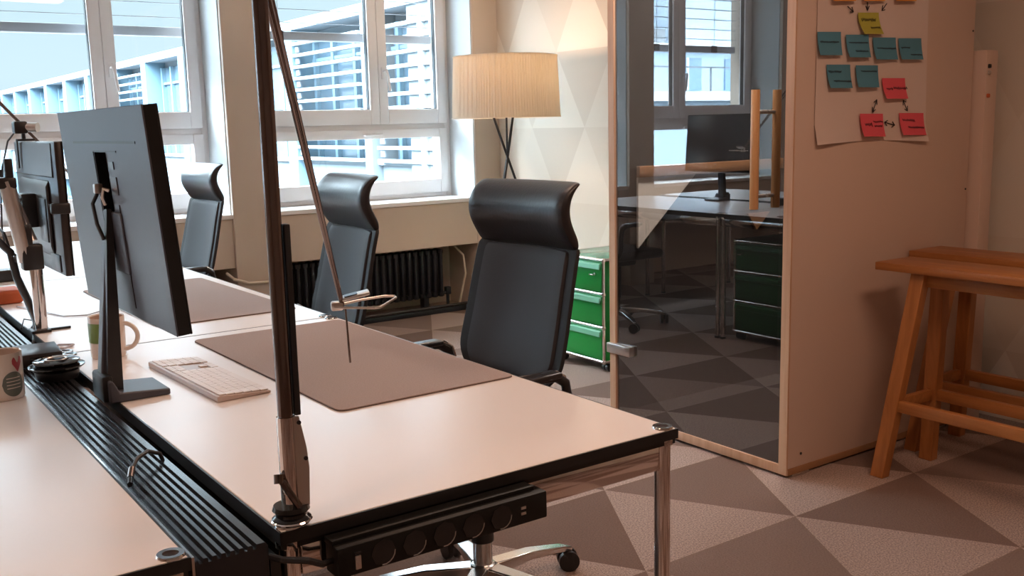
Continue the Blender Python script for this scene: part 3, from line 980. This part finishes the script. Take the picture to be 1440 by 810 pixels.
# ------------------------------------------------------------------ chrome task lamps
def make_task_lamp(label, loc, head, top=0.735, mirrored=False):
    """origin on the desk corner; head = offset of the head from the foot"""
    t = thing('task_lamp', label, 'desk lamp', loc, group='chrome swing arm task lamps')
    MB().lathe([(0, 0.0), (0.026, 0.0), (0.027, 0.006), (0.022, 0.010), (0.022, 0.014), (0.026, 0.018), (0.024, 0.024), (0, 0.024)], 28).build('mounting_ring', 'black_gloss', t)
    MB().lathe([(0.0265, 0.001), (0.0285, 0.003), (0.0265, 0.005)], 28, closed=True).build('ring_trim', 'chrome', t)
    MB().lathe([(0, 0.02), (0.0105, 0.02), (0.0105, top), (0, top)], 24).build('pole', 'dark_chrome', t)
    MB().lathe([(0.0106, 0.018), (0.0128, 0.018), (0.0128, 0.150), (0.0106, 0.150)], 24, closed=True).build('pole_sleeve', 'chrome', t)
    # kinked side plate
    m = MB()
    m.prism([(0.006, 0.022), (0.0225, 0.022), (0.0250, 0.075), (0.0225, 0.105), (0.014, 0.150), (0.006, 0.150)], 1, -0.013, -0.008)
    m.build('side_plate', 'silver', t, smooth=False)
    MB().tube([(0.020, -0.015, 0.090), (0.020, -0.007, 0.090)], 0.003, 10).tube([(0.013, -0.015, 0.142), (0.013, -0.007, 0.142)], 0.003, 10).build('screw', 'black', t)
    MB().tube([(-0.014, -0.008, 0.063), (-0.008, -0.017, 0.048), (0.004, -0.020, 0.026)], 0.005, 8).tube([(-0.016, -0.004, 0.072), (-0.018, -0.008, 0.060)], 0.007, 10).build('lever', 'dark_chrome', t)
    MB().box(0.011, 0.020, -0.008, 0.004, 0.150, 0.412, 0.002).build('cable_cover', 'black', t)
    MB().lathe([(0, top - 0.02), (0.016, top - 0.02), (0.016, top + 0.012), (0, top + 0.012)], 20).build('pivot', 'dark_chrome', t)
    hv = Vector(head)
    p0 = Vector((0.006, 0.006, top - 0.004))
    d = (hv - p0)
    side = Vector((d.y, -d.x, 0)).normalized()
    MB().tube([p0, hv], 0.0050, 10).build('arm', 'dark_chrome', t)
    MB().tube([p0 + side * 0.011 + Vector((0, 0, -0.02)), hv + side * 0.002], 0.0026, 8).build('tension_rod', 'dark_chrome', t)
    # head: flat plate on a looped wire bracket
    fx = Vector((0.82, -0.35, 0)).normalized()
    fy = Vector((0.35, 0.82, 0)).normalized()
    def Q(a, b, z):
        p = hv + fx * a + fy * b
        return (p.x, p.y, p.z + z)
    T = Matrix.Translation(hv) @ Matrix.Rotation(math.atan2(fx.y, fx.x), 4, 'Z')
    T2 = T @ Matrix.Rotation(R(-12), 4, 'Y')
    hd = MB().box(0.002, 0.058, -0.020, 0.022, 0.006, 0.013, 0.003, 2, T2).build('lamp_head', 'silver', t)
    MB().box(0.008, 0.034, -0.016, 0.012, 0.0125, 0.015, 0.001, 1, T2).build('led_board', 'mon_b', hd)
    MB().tube([Q(-0.012, 0.006, -0.004), Q(0.040, 0.035, 0.000), Q(0.088, 0.052, 0.002), Q(0.108, 0.045, 0.002), Q(0.110, 0.030, 0.001), Q(0.072, -0.050, -0.002), Q(0.060, -0.055, -0.002), Q(-0.012, -0.010, -0.005)], 0.0026, 8).build('wire_loop', 'silver', hd)
    MB().box(-0.022, 0.002, -0.012, 0.010, -0.012, 0.006, 0.004, 2, T).build('head_joint', 'silver', hd)
    MB().tube([Q(0.006, -0.006, -0.004), Q(0.010, -0.008, -0.118)], 0.0022, 8).build('grip_rod', 'dark_chrome', hd)
    return t
make_task_lamp('chrome task lamp on the nearest desk corner, arm slanting down right', (0.504, 1.263, 0.7445), (0.345, 0.535, 0.192))
make_task_lamp('chrome task lamp whose slanting arm crosses behind the monitors', (0.504, 4.090, 0.7445), (0.383, 0.11, 0.349), 0.805)

# ------------------------------------------------------------------ power strip under the near edge
ps = thing('power_strip', 'long black power strip mounted under the near desk edge', 'power strip', (0.72, 1.225, 0.692))
bd = MB().box(-0.178, 0.182, -0.022, 0.018, -0.024, 0.020, 0.003, 2).build('body', 'matte', ps)
MB().box(-0.178, 0.168, -0.006, 0.020, 0.018, 0.0265, 0.001).build('mounting_bracket', 'matte', ps)
for k in range(5):
    x = -0.108 + 0.0505 * k
    s_ = MB().tube([(x, -0.0235, -0.002), (x, -0.0215, -0.002)], 0.0195, 8).build('socket', 'black_gloss', ps)
    MB().tube([(x + 0.018 * math.cos(R(a)), -0.0237, -0.002 + 0.018 * math.sin(R(a))) for a in range(-100, 1, 20)], 0.0008, 6).build('socket_rim', 'silver', s_)
MB().box(0.131, 0.140, -0.0232, -0.021, 0.001, 0.005).box(0.131, 0.140, -0.0232, -0.021, -0.008, -0.004).build('usb_port', 'silver', ps)
MB().box(-0.152, -0.143, -0.0240, -0.021, -0.016, 0.004, 0.001).build('switch', 'silver', ps)
MB().box(-0.153, -0.142, -0.0235, -0.021, 0.005, 0.010, 0.001).build('switch_frame', 'black_gloss', ps)
tag(MB().tube([(0.455, 1.28, 0.705), (0.470, 1.22, 0.712), (0.500, 1.205, 0.708), (0.525, 1.215, 0.692), (0.545, 1.222, 0.690)], 0.0048, 8).build('cable', 'black'),
    'black cable curving past the lamp foot into the power strip', 'cable')
tag(MB().box(0.5275, 0.535, 1.236, 1.262, 0.60, 0.66, 0.001).build('bracket', 'silver'), 'small silver bracket on the table leg left of the power strip', 'bracket') if False else None

# plug on the ribbed tray
pl = thing('plug_lead', 'short black lead with a metal plug lying over the ribbed tray', 'cable', (0.378, 1.60, 0.7335))
MB().tube([(0.074, 0.080, -0.012), (0.066, 0.080, 0.012), (0.045, 0.074, 0.022), (0.020, 0.045, 0.022), (0.004, 0.020, 0.012)], 0.0036, 8).build('lead', 'black', pl)
MB().tube([(0.006, 0.024, 0.014), (-0.003, 0.002, 0.006)], 0.0055, 10).build('plug', 'dark_chrome', pl)
MB().tube([(-0.003, 0.002, 0.006), (-0.010, -0.022, 0.004)], 0.0045, 10).build('connector', 'black_gloss', pl)

# ------------------------------------------------------------------ small things on the desks
def mug_mesh(t, r, h, body, hang, hx=1.0):
    MB().lathe([(0, 0), (r * 0.92, 0), (r * 0.97, 0.004), (r, h - 0.002), (r * 0.985, h), (r * 0.94, h - 0.002), (r * 0.90, 0.008), (0, 0.008)], 40).build('cup', body, t)
    MB().lathe([(r * 0.938, h - 0.003), (r * 0.897, 0.0095), (0, 0.0095)], 40).build('inner_glaze', 'ceramic_in', t)
    a = hang
    ux, uy = math.cos(a), math.sin(a)
    pts = []
    for q in range(13):
        g = -PI / 2 + PI * q / 12
        rr = r * 0.95 + 0.034 * math.cos(g)
        pts.append((ux * rr, uy * rr, h * 0.50 + 0.032 * math.sin(g)))
    MB().tube(pts, 0.0055, 10).build('handle', body, t)
def patch(mb, r, a0, a1, zf0, zf1, n=16):
    """curved patch hugging a cylinder of radius r"""
    A, B = [], []
    for i in range(n + 1):
        a = a0 + (a1 - a0) * i / n
        z0, z1 = zf0(i / n), zf1(i / n)
        A.append([(r * math.cos(a), r * math.sin(a), z0), (r * math.cos(a), r * math.sin(a), z1)])
        B.append([((r - 0.0012) * math.cos(a), (r - 0.0012) * math.sin(a), z0), ((r - 0.0012) * math.cos(a), (r - 0.0012) * math.sin(a), z1)])
    return mb.shell(A, B)
mg = thing('mug', 'white mug with red and grey green print, at the left edge', 'mug', (0.298, 2.285, 0.7405))
mug_mesh(mg, 0.042, 0.098, 'ceramic', R(200))
av = math.atan2(-2.285, -0.298)                       # bearing of the camera from the mug
disc = patch(MB(), 0.0424, av + R(-2), av + R(62), lambda f: 0.034 - 0.026 * math.sqrt(max(0, 1 - (2 * f - 1) ** 2)), lambda f: 0.034 + 0.026 * math.sqrt(max(0, 1 - (2 * f - 1) ** 2)))
disc.build('round_print', 'mug_grey', mg)
for q in range(4):
    z = 0.046 - 0.007 * q
    patch(MB(), 0.0427, av + R(10), av + R(50), lambda f: z, lambda f: z + 0.0018).build('print_line', 'ceramic', mg)
patch(MB(), 0.0424, av + R(30), av + R(62), lambda f: 0.058 + 0.018 * abs(2 * f - 1), lambda f: 0.083 + 0.006 * math.sin(f * 9)).build('red_print', 'mug_red', mg)
patch(MB(), 0.0424, av + R(-36), av + R(-22), lambda f: 0.015, lambda f: 0.024).build('small_print', 'mug_red', mg)

mg = thing('mug', 'white mug with a green panel, behind the near monitor stand', 'mug', (0.572, 2.545, 0.7405))
mug_mesh(mg, 0.042, 0.101, 'ceramic', R(-35))
av = math.atan2(-2.545, -0.572)
patch(MB(), 0.0424, av - R(88), av + R(4), lambda f: 0.040, lambda f: 0.088).build('green_panel', 'mug_green', mg)

# round docks and box on the tray
dk = thing('speakerphone', 'stack of flat round black discs on the ribbed tray', 'speakerphone', (0.430, 2.425, 0.7335))
MB().lathe([(0, 0), (0.044, 0), (0.047, 0.012), (0.047, 0.020), (0, 0.020)], 40).build('base', 'black', dk)
MB().lathe([(0, 0.020), (0.050, 0.020), (0.060, 0.028), (0.060, 0.031), (0.050, 0.032), (0, 0.032)], 48).build('lower_disc', 'black_gloss', dk)
MB().lathe([(0, 0.032), (0.044, 0.032), (0.050, 0.038), (0.050, 0.041), (0.042, 0.044), (0, 0.045)], 48).build('upper_disc', 'black_gloss', dk)
MB().lathe([(0.020, 0.0446), (0.022, 0.0462), (0.024, 0.0446)], 32, closed=True).build('trim_ring', 'silver', dk)
bx = thing('adapter_box', 'small black box on the tray behind the round discs', 'power adapter', (0.424, 2.640, 0.7335), R(-4))
MB().box(-0.046, 0.052, -0.07, 0.07, 0, 0.032, 0.003).build('case', 'mon_b', bx)
MB().box(-0.02, 0.03, -0.0712, -0.069, 0.008, 0.024, 0.001).build('socket', 'black_gloss', bx)
tag(MB().tube([(0.468, 2.72, 0.742), (0.50, 2.70, 0.744), (0.53, 2.735, 0.744), (0.50, 2.76, 0.744), (0.475, 2.74, 0.744)], 0.003, 6).build('cable', 'white_cable'),
    'tangled pale cable end beside the small black box', 'cable')
tag(MB().tube([(0.52, 3.50, 0.743), (0.54, 3.42, 0.743), (0.60, 3.20, 0.743), (0.66, 3.17, 0.743), (0.74, 3.24, 0.743), (0.79, 3.32, 0.743), (0.80, 3.36, 0.80)], 0.0022, 6).build('cable', 'white_cable'),
    'thin pale cable lying across the desk behind the near monitor', 'cable')
tag(MB().tube([(0.470, 3.12, 0.735), (0.485, 3.16, 0.755), (0.51, 3.14, 0.75), (0.50, 3.06, 0.76), (0.478, 3.03, 0.745)], 0.0022, 6).build('cable', 'black'),
    'thin black cable coil at the foot of the silver arm', 'cable')
tag(MB().box(0.455, 0.555, 3.57, 3.69, 0.7405, 0.785, 0.012, 3).build('pencil_case', 'orange'), 'small orange case on the desk at the left edge', 'case')
tag(MB().box(0.40, 0.632, 4.135, 4.195, 0.7405, 0.785, 0.006, 2).build('docking_bar', 'black'), 'black bar on the far desk at the left edge', 'dock')
# ------------------------------------------------------------------ pedestals
def make_pedestal(label, loc, rz, group='green mobile drawer pedestals'):
    """origin on the floor, front faces -X locally, width along Y"""
    t = thing('drawer_pedestal', label, 'drawer pedestal', loc, rz, group)
    w, d, z0, z1 = 0.205, 0.50, 0.055, 0.585
    MB().box(0.012, d - 0.012, -w + 0.010, w - 0.010, z0 + 0.004, z1 - 0.004).build('cabinet', 'green', t)
    MB().box(0.010, d - 0.010, -w + 0.012, w - 0.012, z1 - 0.004, z1 + 0.008, 0.002).build('top_panel', 'green_glass', t)
    f = MB()
    zs = [z0, z0 + 0.180, z0 + 0.355, z1]
    for y in (-w, w):
        for x in (0.0, d):
            f.tube([(x, y, z0), (x, y, z1)], 0.0085, 12)
        for z in (z0, z1):
            f.tube([(0, y, z), (d, y, z)], 0.0085, 12)
    for x in (0.0, d):
        for z in (zs if x == 0.0 else (z0, z1)):
            f.tube([(x, -w, z), (x, w, z)], 0.0085, 12)
    for y in (-w, w):
        for z in zs:
            f.lathe([(0, -0.013), (0.009, -0.010), (0.0125, 0), (0.009, 0.010), (0, 0.013)], 12, (0, y, z))
    f.build('tube_frame', 'chrome', t)
    for k in range(3):
        a, b = zs[k] + 0.012, zs[k + 1] - 0.012
        dr = MB().box(-0.004, 0.014, -w + 0.013, w - 0.013, a, b, 0.002).build('drawer', 'green', t)
        MB().prism([(-0.004, b - 0.004), (-0.016, b - 0.010), (-0.020, b - 0.034), (-0.014, b - 0.036), (-0.004, b - 0.018)], 1, -w + 0.016, w - 0.022).build('drawer_pull', 'green_pull', dr)
        if k == 2:
            MB().tube([(-0.004, -w + 0.060, b - 0.062), (-0.012, -w + 0.060, b - 0.062)], 0.008, 14).tube([(-0.012, -w + 0.06, b - 0.062), (-0.024, -w + 0.06, b - 0.062)], 0.003, 8).box(-0.036, -0.022, -w + 0.045, -w + 0.075, b - 0.066, b - 0.058, 0.002).build('key', 'chrome', dr)
    for x in (0.04, d - 0.04):
        for y in (-w + 0.02, w - 0.02):
            m = MB().tube([(x, y - 0.022, 0.022), (x, y - 0.005, 0.022)], 0.022, 20).tube([(x, y + 0.005, 0.022), (x, y + 0.022, 0.022)], 0.022, 20).tube([(x, y, 0.022), (x, y, 0.058)], 0.007, 8)
            m.build('caster', 'black', t)
    return t
pd = make_pedestal('green three drawer pedestal between the near chair and the glass booth', (3.285, 4.075, 0), 0)
pd2 = dup(pd, 'drawer pedestal under the desk, its green darkened for the shade, mirrored in the booth door', (1.175, 3.78, 0), PI)
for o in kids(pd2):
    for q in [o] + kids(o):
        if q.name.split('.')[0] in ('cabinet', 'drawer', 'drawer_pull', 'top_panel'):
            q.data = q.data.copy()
            q.data.materials[0] = M_['green_shaded']  # pedestal green darkened to paint in the shade below the desk

# ------------------------------------------------------------------ floor lamp
fl = thing('floor_lamp', 'floor lamp with pleated cream drum shade on black tripod', 'floor lamp', (3.44, 4.92, 0))
n = 240
sh = MB()
prof = [(0.300, 1.668), (0.3155, 1.322)]
rings = []
for (r, z) in prof:
    for dr in (0.0,):
        rings.append([(r + (0.0035 if k % 2 else 0.0) + 0.001 * math.sin(k * 1.7)) for k in range(n)])
F, B = [], []
for (r, z), rg in zip(prof, rings):
    F.append([((rg[k % n]) * math.cos(2 * PI * k / n), (rg[k % n]) * math.sin(2 * PI * k / n), z) for k in range(n + 1)])
    B.append([((rg[k % n] - 0.002) * math.cos(2 * PI * k / n), (rg[k % n] - 0.002) * math.sin(2 * PI * k / n), z) for k in range(n + 1)])
sh.shell(F, B)
shade = sh.build('lamp_shade', 'shade', fl, smooth=False)
MB().lathe([(0.297, 1.667), (0.306, 1.667), (0.306, 1.673), (0.297, 1.673)], 96, closed=True).build('shade_ring', 'shade', fl)
MB().lathe([(0.312, 1.317), (0.322, 1.317), (0.322, 1.323), (0.312, 1.323)], 96, closed=True).build('shade_ring', 'shade', fl)
lh = Vector((-0.82, 0.57, 0))
for k in range(3):
    d = Matrix.Rotation(R(120 * k), 3, 'Z') @ lh
    MB().tube([tuple(d * 0.12 + Vector((0, 0, 1.46))), tuple(d * 0.0 + Vector((0.004 * k, 0.004, 1.10))), tuple(-d * 0.36 + Vector((0, 0, 0.005)))], 0.0075, 10).build('leg', 'black', fl)
MB().tube([(0, 0, 1.10), (0, 0, 1.50)], 0.006, 8).tube([(-0.30, 0, 1.47), (0.30, 0, 1.47)], 0.003, 6).tube([(0, -0.30, 1.47), (0, 0.30, 1.47)], 0.003, 6).build('spider', 'black', fl)
def bulb_mat():
    m = bpy.data.materials.new('warm_bulb')
    m.use_nodes = True
    b = m.node_tree.nodes['Principled BSDF']
    b.inputs['Emission Color'].default_value = (1.0, 0.70, 0.45, 1)
    b.inputs['Emission Strength'].default_value = 6
    return m
MB().lathe([(0, 1.49), (0.014, 1.495), (0.018, 1.52), (0.032, 1.56), (0.030, 1.59), (0.015, 1.607), (0, 1.61)], 20).build('bulb', bulb_mat(), fl)
ld = bpy.data.lights.new('lamp_light', 'POINT')
ld.energy = 7
ld.color = (1.0, 0.68, 0.45)
ld.shadow_soft_size = 0.04
lo = bpy.data.objects.new('lamp_light', ld)
COL.objects.link(lo)
lo.location = (3.44, 4.92, 1.64)
lo.parent = None

# ------------------------------------------------------------------ glass booth
bt = thing('phone_booth', 'tall cream office booth with smoked glass door and beech frame', 'booth', (2.775, 2.265, 0))
BD, BW, BH = 1.07, 0.960, 2.35
sp = MB().box(0.004, BD, 0.0, 0.035, 0.032, BH, 0.001).build('side_panel', 'booth', bt)
MB().box(0.004, BD, BW - 0.035, BW, 0.032, BH, 0.001).build('side_panel', 'booth', bt)
MB().box(BD - 0.035, BD, 0.035, BW - 0.035, 0.032, BH).build('back_panel', 'booth', bt)
MB().box(0.0, BD, 0.0, BW, BH, BH + 0.04).build('roof_panel', 'booth', bt)
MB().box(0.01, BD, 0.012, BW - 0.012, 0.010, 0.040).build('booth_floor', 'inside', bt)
MB().box(0.004, BD, -0.001, 0.03, 0.008, 0.034, 0.001).build('plinth', 'beech_dark', bt)
MB().box(0.004, BD, BW - 0.03, BW + 0.001, 0.008, 0.034, 0.001).build('plinth', 'beech_dark', bt)
for fx0, fy0 in ((0.03, -0.004), (0.9, -0.004), (0.03, BW - 0.03), (0.9, BW - 0.03)):
    MB().box(fx0, fx0 + 0.09, fy0, fy0 + 0.034, 0.0, 0.009, 0.002).build('foot', 'silver', bt)
f = MB()
f.box(-0.004, 0.0036, 0.0, 0.036, 0.010, BH)
f.box(-0.004, 0.0036, BW - 0.036, BW, 0.010, BH)
f.box(-0.004, 0.006, 0.036, BW - 0.036, 0.010, 0.044, 0.001)
f.box(-0.004, 0.006, 0.036, BW - 0.036, BH - 0.045, BH, 0.001)
f.build('door_frame', 'beech', bt)
# dark lining inside
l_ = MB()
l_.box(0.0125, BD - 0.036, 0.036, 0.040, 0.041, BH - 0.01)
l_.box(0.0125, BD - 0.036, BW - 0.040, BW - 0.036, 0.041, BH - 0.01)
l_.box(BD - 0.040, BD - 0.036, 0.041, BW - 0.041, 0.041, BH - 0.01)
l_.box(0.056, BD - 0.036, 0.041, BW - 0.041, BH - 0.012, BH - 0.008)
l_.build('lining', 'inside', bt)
# glass door
GA = R(0.0)
dg = MB().box(-0.004, 0.004, -0.444, 0.442, 0.046, BH - 0.047)
dg = dg.build('door', 'smoke_glass', bt)
dg['label'] = 'smoked glass door reflecting the room'
dg.location = (0.008, BW / 2, 0)
dg.rotation_euler = (0, 0, GA)
for xx, nm in ((-0.060, 'door_handle'), (0.052, 'door_handle')):
    hh = MB().lathe([(0, 0.965), (0.0145, 0.965), (0.0155, 0.967), (0.0155, 1.376), (0.0145, 1.378), (0, 1.378)], 24, (xx, 2.392 - 2.265 - BW / 2, 0))
    hh = hh.build(nm, 'handle', dg)
    for z in (1.010, 1.302):
        st = MB()
        st.tube([(xx + (0.014 if xx < 0 else -0.014), 2.392 - 2.265 - BW / 2, z), (-0.004 if xx < 0 else 0.004, 2.392 - 2.265 - BW / 2, z)], 0.007, 12)
        st.build('standoff', 'silver', hh)
MB().box(-0.020, 0.012, BW - 0.140, BW + 0.006, 0.302, 0.345, 0.004, 2).build('door_lock', 'silver', bt)
# inside: a wooden rail and pale triangular panels on the far side wall, lit by an unseen lamp added to brighten them
MB().box(0.115, BD - 0.041, BW - 0.062, BW - 0.041, 1.045, 1.092, 0.002).build('inner_rail', 'beech_dark', bt)
MB().prism([(0.115, 1.044), (0.455, 1.044), (0.115, 0.745)], 1, BW - 0.052, BW - 0.041).build('inner_panel', 'pale_panel', bt)
MB().prism([(0.80, 0.845), (0.95, 0.845), (0.86, 0.765)], 1, BW - 0.052, BW - 0.041).build('inner_panel', 'beech_dark', bt)
bl_ = area('booth_fill_light', (2.775 + 0.45, 2.265 + BW / 2, BH - 0.03), (0.25, 0.25), 36, (1.0, 0.86, 0.72))
for z in (0.0,):
    MB().tube([(0.074, -0.002, 0.079), (0.074, 0.001, 0.079)], 0.005, 12).build('screw_hole', 'edge', bt)
for z in (1.60, 0.98, 2.1):
    MB().tube([(BD - 0.012, -0.002, z), (BD - 0.012, 0.001, z)], 0.004, 10).build('screw_cap', 'edge', bt)

# flip chart paper and notes on the booth side
YP = 2.2638
pp = MB()
nr, nc = 14, 12
F, B = [], []
for i in range(nr):
    v = i / (nr - 1)
    z = 1.184 + 0.90 * v
    rf, rb = [], []
    for j in range(nc):
        u = j / (nc - 1)
        x = 2.876 + 0.660 * u - 0.022 * v * u
        curl = 0.016 * max(0, 1 - v * 14) * (abs(2 * u - 1) ** 2) + 0.002 * math.sin(u * 9 + v * 5) * (1 if v < 0.9 else 0.3)
        zz = z - 0.006 * u * (1 - v) + 0.010 * math.sin(u * PI) * (1 - v)
        rf.append((x, -0.0032 - curl, zz))
        rb.append((x, -0.0026 - curl, zz))
    F.append(rf)
    B.append(rb)
ppo = pp.shell([[(x, 2.265 + y, z) for x, y, z in r] for r in F], [[(x, 2.265 + y, z) for x, y, z in r] for r in B]).build('flipchart_paper', 'paper')
tag(ppo, 'large white paper sheet taped to the booth side, covered with notes', 'paper')

def stroke(pts, y, r=0.0012):
    return MB().tube([(x, y, z) for x, z in pts], r, 5)
# arrows drawn on the paper are part of the sheet
def arrow(p, q, both=False):
    y = 2.265 - 0.0062
    a, b = Vector(p), Vector(q)
    d = (b - a).normalized()
    nn = Vector((-d.y, d.x))
    m = MB()
    m.tube([(a.x, y, a.y), (b.x, y, b.y)], 0.0016, 5)
    for tip, sg in (((b, -1),) + (((a, 1),) if both else ())):
        for w in (-1, 1):
            e = tip + d * sg * 0.016 + nn * w * 0.010
            m.tube([(tip.x, y, tip.y), (e.x, y, e.y)], 0.0016, 5)
    return m.build('arrow', 'ink', ppo)

import math as _m
FPX = 1412.1
def on_side(u, v):
    """paper position from the photograph frame, on the booth side plane"""
    d = rt * ((u - 720) / FPX) - up * ((v - 405) / FPX) + fw
    k = 2.262 / d.y
    return (d.x * k, 1.28 + d.z * k)
for p, q, b2 in (((1191, 9), (1199, 17), 0), ((1219, 3), (1219, 15), 0), ((1246, 5), (1239, 15), 0),
                 ((1232, 140), (1226, 158), 1), ((1269, 141), (1275, 156), 1), ((1243, 172), (1257, 176), 1)):
    arrow(on_side(*p), on_side(*q), bool(b2))

random.seed(11)
def note(u0, v0, u1, v1, m, lines, label, shear=0.0, curl=0.012, kind='blue'):
    """u0,v0 .. u1,v1: box in the photograph, lines = strings of strokes written on it"""
    a, b = on_side(u0, v0), on_side(u1, v1)
    c2, d2 = on_side(u1, v0), on_side(u0, v1)
    base = 2.265 - 0.0100
    N = 7
    F, B = [], []
    for i in range(N):
        v = i / (N - 1)
        rf, rb = [], []
        for j in range(N):
            u = j / (N - 1)
            x = a[0] * (1 - u) * (1 - v) + c2[0] * u * (1 - v) + d2[0] * (1 - u) * v + b[0] * u * v + shear * v * v
            z = a[1] * (1 - u) * (1 - v) + c2[1] * u * (1 - v) + d2[1] * (1 - u) * v + b[1] * u * v
            off = curl * (v ** 2) * (0.55 + 0.45 * (1 - u))
            rf.append((x, base - 0.0008 - off, z))
            rb.append((x, base - off, z))
        F.append(rf)
        B.append(rb)
    o = MB().shell(F, B).build('sticky_note', m)
    tag(o, label, 'sticky note', 'sticky notes on the flipchart paper')
    for (uu, vv, w, amp) in lines:
        pts = []
        nn = max(4, int(w / 1.1))
        for k in range(nn + 1):
            px_ = uu + w * k / nn
            py_ = vv + (amp if k % 2 else -amp) * random.uniform(0.3, 1.0) + (w * 0.02) * k / nn
            q = on_side(px_, py_)
            fv = (py_ - v0) / (v1 - v0)
            pts.append((q[0], base - 0.0016 - curl * fv ** 2, q[1]))
        MB().tube(pts, 0.0011, 5).build('handwriting', 'ink', o)
    return o
BL, GR, PK = 'teal', 'yellow', 'pink'
note(1147, 45, 1180, 78, BL, [(1150, 59, 26, 1.6)], 'blue sticky note at the left end of the upper blue row')
note(1187, 49, 1219, 81, BL, [(1191, 60, 26, 1.3), (1199, 72, 17, 1.2)], 'second blue sticky note from the left in the upper row', 0.006)
note(1225, 53, 1257, 84, BL, [(1230, 68, 26, 1.4)], 'third blue sticky note from the left in the upper row', 0.006)
note(1261, 54, 1293, 84, BL, [(1264, 67, 12, 1.5), (1276, 77, 15, 1.0)], 'blue sticky note at the right end of the upper row', 0.004)
note(1160, 91, 1193, 124, BL, [(1162, 101, 18, 2.0), (1168, 114, 24, 1.4)], 'left one of the two lower blue sticky notes', 0.006)
note(1201, 92, 1232, 123, BL, [(1208, 100, 22, 1.2)], 'right one of the two lower blue sticky notes')
note(1204, 18, 1233, 48, GR, [(1208, 28, 20, 2.6), (1220, 39, 13, 1.8)], 'yellow green sticky note above the upper blue row', 0.022)
note(1238, 110, 1270, 139, PK, [(1243, 125, 9, 2.0), (1253, 124, 19, 2.0)], 'uppermost pink sticky note, right of the lower blue notes', 0.012)
note(1207, 160, 1239, 192, PK, [(1213, 175, 10, 3.0), (1225, 171, 13, 1.6), (1226, 177, 11, 1.6)], 'pink sticky note at the lower left of the pink three', 0.008)
note(1262, 159, 1296, 190, PK, [(1266, 169, 17, 2.3), (1273, 179, 22, 1.6)], 'pink sticky note at the lower right of the pink three', 0.010)
note(1166, -30, 1199, 2, 'orange_note', [], 'orange sticky note cut off by the top edge, leftmost')
note(1209, -30, 1240, 2, 'orange_note', [], 'orange sticky note cut off by the top edge, middle')
note(1254, -30, 1284, 2, 'orange_note', [], 'orange sticky note cut off by the top edge, rightmost')

# white board leaning behind the booth
wb = thing('leaning_board', 'narrow edge of a white board leaning behind the booth', 'board', (3.865, 2.22, 0))
MB().box(0.0, 0.082, 0.0, 0.55, 0.0, 1.525, 0.004).build('panel', 'booth', wb)
for z, mm in ((1.43, 'silver'), (1.455, 'black'), (1.34, 'orange')):
    MB().box(0.010, 0.030, -0.006, 0.004, z, z + 0.016, 0.004).build('fitting', mm, wb)

# ------------------------------------------------------------------ wooden trestles
def make_trestle(label, loc, rz=0):
    """origin at the floor under the far end of the top; the top runs along -Y"""
    t = thing('wooden_trestle', label, 'trestle', loc, rz, 'orange wooden trestles by the wall')
    MB().box(-0.105, 0.105, -1.15, 0.0, 0.738, 0.766, 0.003).build('top_board', 'oak', t)
    MB().box(-0.065, -0.030, -1.05, -0.135, 0.690, 0.737, 0.002).build('side_rail', 'oak', t)
    MB().box(0.030, 0.065, -1.05, -0.135, 0.690, 0.737, 0.002).build('side_rail', 'oak', t)
    for ye, sg in ((-0.155, 1), (-1.0, -1)):
        for sx_ in (-1, 1):
            tx, bx_ = sx_ * 0.062, sx_ * 0.150
            ty, by_ = ye, ye + 0.075 * sg
            hx, hy = 0.021, 0.026
            top = [[(tx - hx, ty - hy, 0.737), (tx + hx, ty - hy, 0.737)], [(tx - hx, ty + hy, 0.737), (tx + hx, ty + hy, 0.737)]]
            bot = [[(bx_ - hx, by_ - hy, 0.0), (bx_ + hx, by_ - hy, 0.0)], [(bx_ - hx, by_ + hy, 0.0), (bx_ + hx, by_ + hy, 0.0)]]
            MB().shell(top, bot).build('leg', 'oak_leg', t, bevel=0.003)
        ym = ye + 0.048 * sg
        MB().box(-0.118, 0.118, ym - 0.012, ym + 0.012, 0.245, 0.285, 0.002).build('end_rung', 'oak', t)
    MB().box(-0.132, -0.104, -0.93, -0.155 + 0.045, 0.245, 0.285, 0.002).build('stretcher', 'oak', t)
    MB().box(0.104, 0.132, -0.93, -0.155 + 0.045, 0.245, 0.285, 0.002).build('stretcher', 'oak', t)
    return t
tr = make_trestle('front orange wooden trestle with its near leg free of the others', (3.203, 2.158, 0))
dup(tr, 'orange wooden trestle standing behind the front one, against the wall', (3.553, 2.255, 0))
